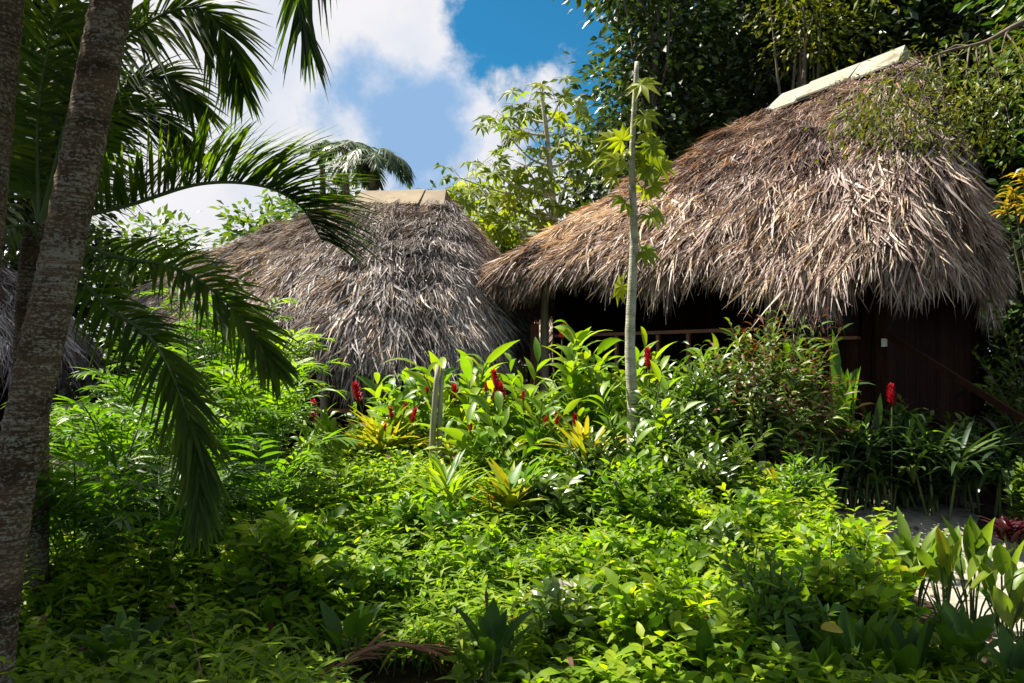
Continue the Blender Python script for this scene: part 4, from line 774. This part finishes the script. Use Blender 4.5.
for k,(px,d,yt,tn,lab) in enumerate([(893,5.8,518,.75,'broad-leaved plant with one browning leaf at the left of the row by the path'),(915,5.9,506,.6,'broad-leaved plant with tall pale leaves second along the path row'),(945,5.8,508,.6,'broad-leaved plant in the middle of the path row'),(972,5.9,506,.5,'tall broad-leaved plant before the white sand'),(1003,5.7,514,.6,'broad-leaved plant at the right end of the path row'),
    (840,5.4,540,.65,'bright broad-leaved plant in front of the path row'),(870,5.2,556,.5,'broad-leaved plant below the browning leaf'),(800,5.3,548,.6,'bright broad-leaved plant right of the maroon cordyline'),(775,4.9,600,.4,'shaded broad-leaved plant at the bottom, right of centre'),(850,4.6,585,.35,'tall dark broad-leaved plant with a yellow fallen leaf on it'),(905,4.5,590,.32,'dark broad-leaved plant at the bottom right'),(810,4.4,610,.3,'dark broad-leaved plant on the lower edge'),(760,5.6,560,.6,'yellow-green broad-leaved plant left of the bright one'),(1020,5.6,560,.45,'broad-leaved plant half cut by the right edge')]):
    turmeric(px,d,yt,lab,500+k,13 if k<8 else 12,.44 if k<8 else .5,.105 if k<8 else .1,'turmeric' if k<8 or k>11 else 'broad',tn)  # bottom plants get darker leaf colour, foreground shade painted in
turmeric(842,9.1,312,'upright plant with tall cupped leaves before the dark window',218,7,.85,.15,'ginger',.35,'heliconia',5,'upright heliconias')
turmeric(718,8.9,303,'single tall upright leaf standing above the top of the variegated shrub',219,4,.6,.12,'ginger',.6,'heliconia',5,'upright heliconias')
turmeric(876,9.0,372,'short upright plant with one vivid green leaf left of the dark red spike',220,5,.6,.1,'spear',.6,'heliconia',5,'upright heliconias')
HG='large-leaved plants along the lower edge'
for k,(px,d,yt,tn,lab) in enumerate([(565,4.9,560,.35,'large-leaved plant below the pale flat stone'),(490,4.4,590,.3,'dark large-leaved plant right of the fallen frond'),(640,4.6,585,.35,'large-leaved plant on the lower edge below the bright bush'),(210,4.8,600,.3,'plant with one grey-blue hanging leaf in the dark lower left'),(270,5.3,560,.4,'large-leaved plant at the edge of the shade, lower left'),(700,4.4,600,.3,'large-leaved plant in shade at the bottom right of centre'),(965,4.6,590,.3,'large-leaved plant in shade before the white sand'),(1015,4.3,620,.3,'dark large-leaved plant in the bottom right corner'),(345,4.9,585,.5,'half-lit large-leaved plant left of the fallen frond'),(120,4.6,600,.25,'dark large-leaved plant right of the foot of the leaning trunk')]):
    turmeric(px,d,yt,lab,530+k,13,.34,.1,'broad',tn,'large_leaf_plant',1.2,HG)  # leaf tone lowered with the shade along the lower edge
# drooping fan plants in shade at right
for k,(px,d,yt,lab) in enumerate([(965,8.9,395,'fan of drooping glossy leaves in the shade below the handrail'),(925,9.0,412,'dim drooping-leaf plant beside the foot of the steps'),(1000,8.4,420,'shaded drooping-leaf plant nearest the handrail end')]):
    rosette('dracaena',lab,px,d,yt,G['spear'],560+k,20,.07,1.0,.5,.7,group='drooping plants below the steps',tpl='strap')
for k,(px,d,yt,c,W_,lab) in enumerate([(800,8.7,395,3,.05,'strappy shaded plant at the right foot of the variegated shrub'),(832,8.9,378,3,.055,'tall strappy plant under the wall panels'),(858,8.7,375,4,.05,'strappy plant with pale tips left of the dark red spike'),(905,8.9,380,4,.06,'strappy plant in shade right of the dark red spike'),(940,8.6,392,4,.06,'strappy shaded plant covering the foot of the handrail'),
    (882,8.9,430,3,.05,'low strappy plant above the head of the sandy path'),(925,8.95,440,3,.05,'low strappy plant beside the sandy path in shade'),(985,8.7,392,4,.06,'strappy shaded plant behind the fan of drooping leaves'),(845,8.9,425,4,.045,'narrow-leaved strappy clump between the spear plants'),(812,8.6,445,4,.045,'narrow-leaved strappy clump right of the yellow striped croton')]):
    rosette('dracaena',lab,px,d,yt,G['spear'],590+k,18,W_,1.5,.25,.55,group='strappy plants before the steps',tpl='strap' if k%3 else 'long',heads=c,spread=.18)  # dark material and low tone stand in for roof and tree shade
for k,(px,d,yt,lab) in enumerate([(790,8.9,360,'leafy bush between the variegated shrub and the wall'),(905,9.3,405,'dark leafy bush under the handrail'),(950,9.2,420,'dark leafy bush hiding the lowest steps')]):
    shrub('leafy_bush',lab,px,d,yt,70,G['bush'],605+k,110,10,.16,.05,'lance',BG)
# yellow shrub at right edge
d=9.0; b=gpt(1016,d); rg=np.random.default_rng(571); t=thing('yellow_croton','tall yellow-leaved croton at the right edge before the dark wood','shrub',b); f=Acc(); s=Acc()
for (px,py) in [(1012,190),(1022,172),(1006,205),(1026,205),(1035,185)]:
    p=at(px,py,d+rg.uniform(-.2,.2)); tube(s,catmull([b,b+(p-b)*.5+np.array([.25,0,0]),p],9),np.linspace(.025,.008,9),5,cap=False); n_=13; q=np.arange(n_)*2.4
    inst(f,LEAF['strap'],p-np.array([0,0,1])*rg.uniform(0,.12,(n_,1)),np.stack([np.cos(q),np.sin(q),rg.uniform(0,1,n_)],-1),np.array([0,0,1.]),rg.uniform(.16,.28,n_),.04,rg.uniform(.2,.8,n_),.5)
f.build('foliage',G['yellow'],t,True,b); s.build('stem',G['twig'],t,True,b)
for k,(px,d,yt,wp,lab) in enumerate([(1030,8.0,455,40,'leafy bush with yellow-tipped leaves at the right edge beyond the path'),(1040,9.4,300,120,'dark bush filling the shade past the handrail')]):
    shrub('leafy_bush',lab,px,d,yt,wp,G['bush'],580+k,120,10,.14,.05,'lance',BG)

# fallen frond, flat stone, dropped leaves
fb=gpt(392,4.75)+np.array([0,0,.2]); a_=Acc(); rg=np.random.default_rng(601)
frond(a_,[fb+np.array([-.45,-.25,-.05]),fb+np.array([-.1,0,.08]),fb+np.array([.2,.05,.06]),fb+np.array([.45,.12,0])],26,.3,.03,.1,.0,rg,.5,.05,.014,.2,alpha=(.5,.2))
tag(a_.build('fallen_frond',[G['dead'],G['dead']],None,True,fb),'dry reddish brown palm frond lying among the leaves at the lower edge','fallen frond')
sb2=gpt(562,5.75)+np.array([0,0,.15]); a_=Acc(); m=14; q=np.arange(m)/m*2*pi; rr=1+.12*rg.standard_normal(m)
rings=[(.9,-.5),(1.0,-.1),(1.02,.0),(.96,.05),(.6,.07),(.05,.075)]
V=np.concatenate([np.stack([np.cos(q)*.27*rr*s_,np.sin(q)*.17*rr*s_,np.full(m,z)+.008*rg.standard_normal(m)],-1) for s_,z in rings])+sb2+np.array([0,0,.1])
Fq=[(i*m+j,i*m+(j+1)%m,(i+1)*m+(j+1)%m,(i+1)*m+j) for i in range(len(rings)-1) for j in range(m)]
a_.add(V,np.array(Fq)); tag(a_.build('flat_stone',G['stone'],None,True,sb2),'pale flat stone half hidden in the bright leaves','stone')
a_=Acc(); p=at(832,628,4.35); inst(a_,LEAF['broad'],p+np.array([-.06,0,0]),(.7,-.1,.2),(-.1,-.8,.6),.12,.06,.15,.4,curl=1.8); tag(a_.build('dropped_leaf',G['yellow'],None,True,p),'curled yellow-brown dropped leaf caught on dark broad leaves','leaf')

a_=Acc(); n_=420; k=rg.integers(0,40,n_); u=rg.uniform(-1.1,1.1,n_); P=pc[k]+sd[k]*(u*.85)[:,None]+rg.normal(0,.08,(n_,3)); P[:,2]=ground(P[:,0],P[:,1])+.024
q=rg.uniform(0,6.3,n_); inst(a_,LEAF['oval3'],P,np.stack([np.cos(q),np.sin(q),rg.uniform(-.02,.25,n_)],-1),np.array([0,0,1.])+rg.normal(0,.2,(n_,3)),rg.uniform(.04,.13,n_),rg.uniform(.02,.05,n_),rg.random(n_),.05)
tag(a_.build('leaf_litter',G['dead']),'scattered dry brown leaves lying on the sandy path','leaf litter',kind='stuff')
# ------------------------------------------------------------------ the leafy ground cover, one mass
rg=np.random.default_rng(701)
N0=4600; d_=rg.uniform(2.6,9.4,N0*3); px_=rg.uniform(-60,1100,N0*3); 
keep=rg.random(N0*3)<(d_/9.4)**.8; d_,px_=d_[keep],px_[keep]; x_=(px_-HX)/F*d_
ok=(x_<2.75+.25*np.sin(d_*2))|(d_<4.7)&(x_<3.3); ok&=~((px_<230)&(d_>7.5)); ok&=~((np.abs(px_-392)<75)&(d_>3.7)&(d_<4.95)&(rg.random(len(d_))<.93)); ok&=~((np.abs(px_-562)<42)&(d_>4.9)&(d_<6.0)); ok&=((np.sin(2.9*x_+1.3*np.sin(2.3*d_))*np.sin(2.6*d_+.8*x_)<.62)|(rg.random(len(d_))<.3)); d_,x_=d_[ok][:N0],x_[ok][:N0]
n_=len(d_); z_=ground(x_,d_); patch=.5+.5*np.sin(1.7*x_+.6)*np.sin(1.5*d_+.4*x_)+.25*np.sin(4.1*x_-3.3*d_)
H=(.34+.13*sm(4.5,8,d_))*(.45+.55*patch)*rg.uniform(.55,1.4,n_)*np.where(rg.random(n_)<.1,1.45,1)+.1
kind=(np.sin(.9*x_+2.1*np.sin(.7*d_))+rg.normal(0,.35,n_))>.55
cov=Acc()
per=14
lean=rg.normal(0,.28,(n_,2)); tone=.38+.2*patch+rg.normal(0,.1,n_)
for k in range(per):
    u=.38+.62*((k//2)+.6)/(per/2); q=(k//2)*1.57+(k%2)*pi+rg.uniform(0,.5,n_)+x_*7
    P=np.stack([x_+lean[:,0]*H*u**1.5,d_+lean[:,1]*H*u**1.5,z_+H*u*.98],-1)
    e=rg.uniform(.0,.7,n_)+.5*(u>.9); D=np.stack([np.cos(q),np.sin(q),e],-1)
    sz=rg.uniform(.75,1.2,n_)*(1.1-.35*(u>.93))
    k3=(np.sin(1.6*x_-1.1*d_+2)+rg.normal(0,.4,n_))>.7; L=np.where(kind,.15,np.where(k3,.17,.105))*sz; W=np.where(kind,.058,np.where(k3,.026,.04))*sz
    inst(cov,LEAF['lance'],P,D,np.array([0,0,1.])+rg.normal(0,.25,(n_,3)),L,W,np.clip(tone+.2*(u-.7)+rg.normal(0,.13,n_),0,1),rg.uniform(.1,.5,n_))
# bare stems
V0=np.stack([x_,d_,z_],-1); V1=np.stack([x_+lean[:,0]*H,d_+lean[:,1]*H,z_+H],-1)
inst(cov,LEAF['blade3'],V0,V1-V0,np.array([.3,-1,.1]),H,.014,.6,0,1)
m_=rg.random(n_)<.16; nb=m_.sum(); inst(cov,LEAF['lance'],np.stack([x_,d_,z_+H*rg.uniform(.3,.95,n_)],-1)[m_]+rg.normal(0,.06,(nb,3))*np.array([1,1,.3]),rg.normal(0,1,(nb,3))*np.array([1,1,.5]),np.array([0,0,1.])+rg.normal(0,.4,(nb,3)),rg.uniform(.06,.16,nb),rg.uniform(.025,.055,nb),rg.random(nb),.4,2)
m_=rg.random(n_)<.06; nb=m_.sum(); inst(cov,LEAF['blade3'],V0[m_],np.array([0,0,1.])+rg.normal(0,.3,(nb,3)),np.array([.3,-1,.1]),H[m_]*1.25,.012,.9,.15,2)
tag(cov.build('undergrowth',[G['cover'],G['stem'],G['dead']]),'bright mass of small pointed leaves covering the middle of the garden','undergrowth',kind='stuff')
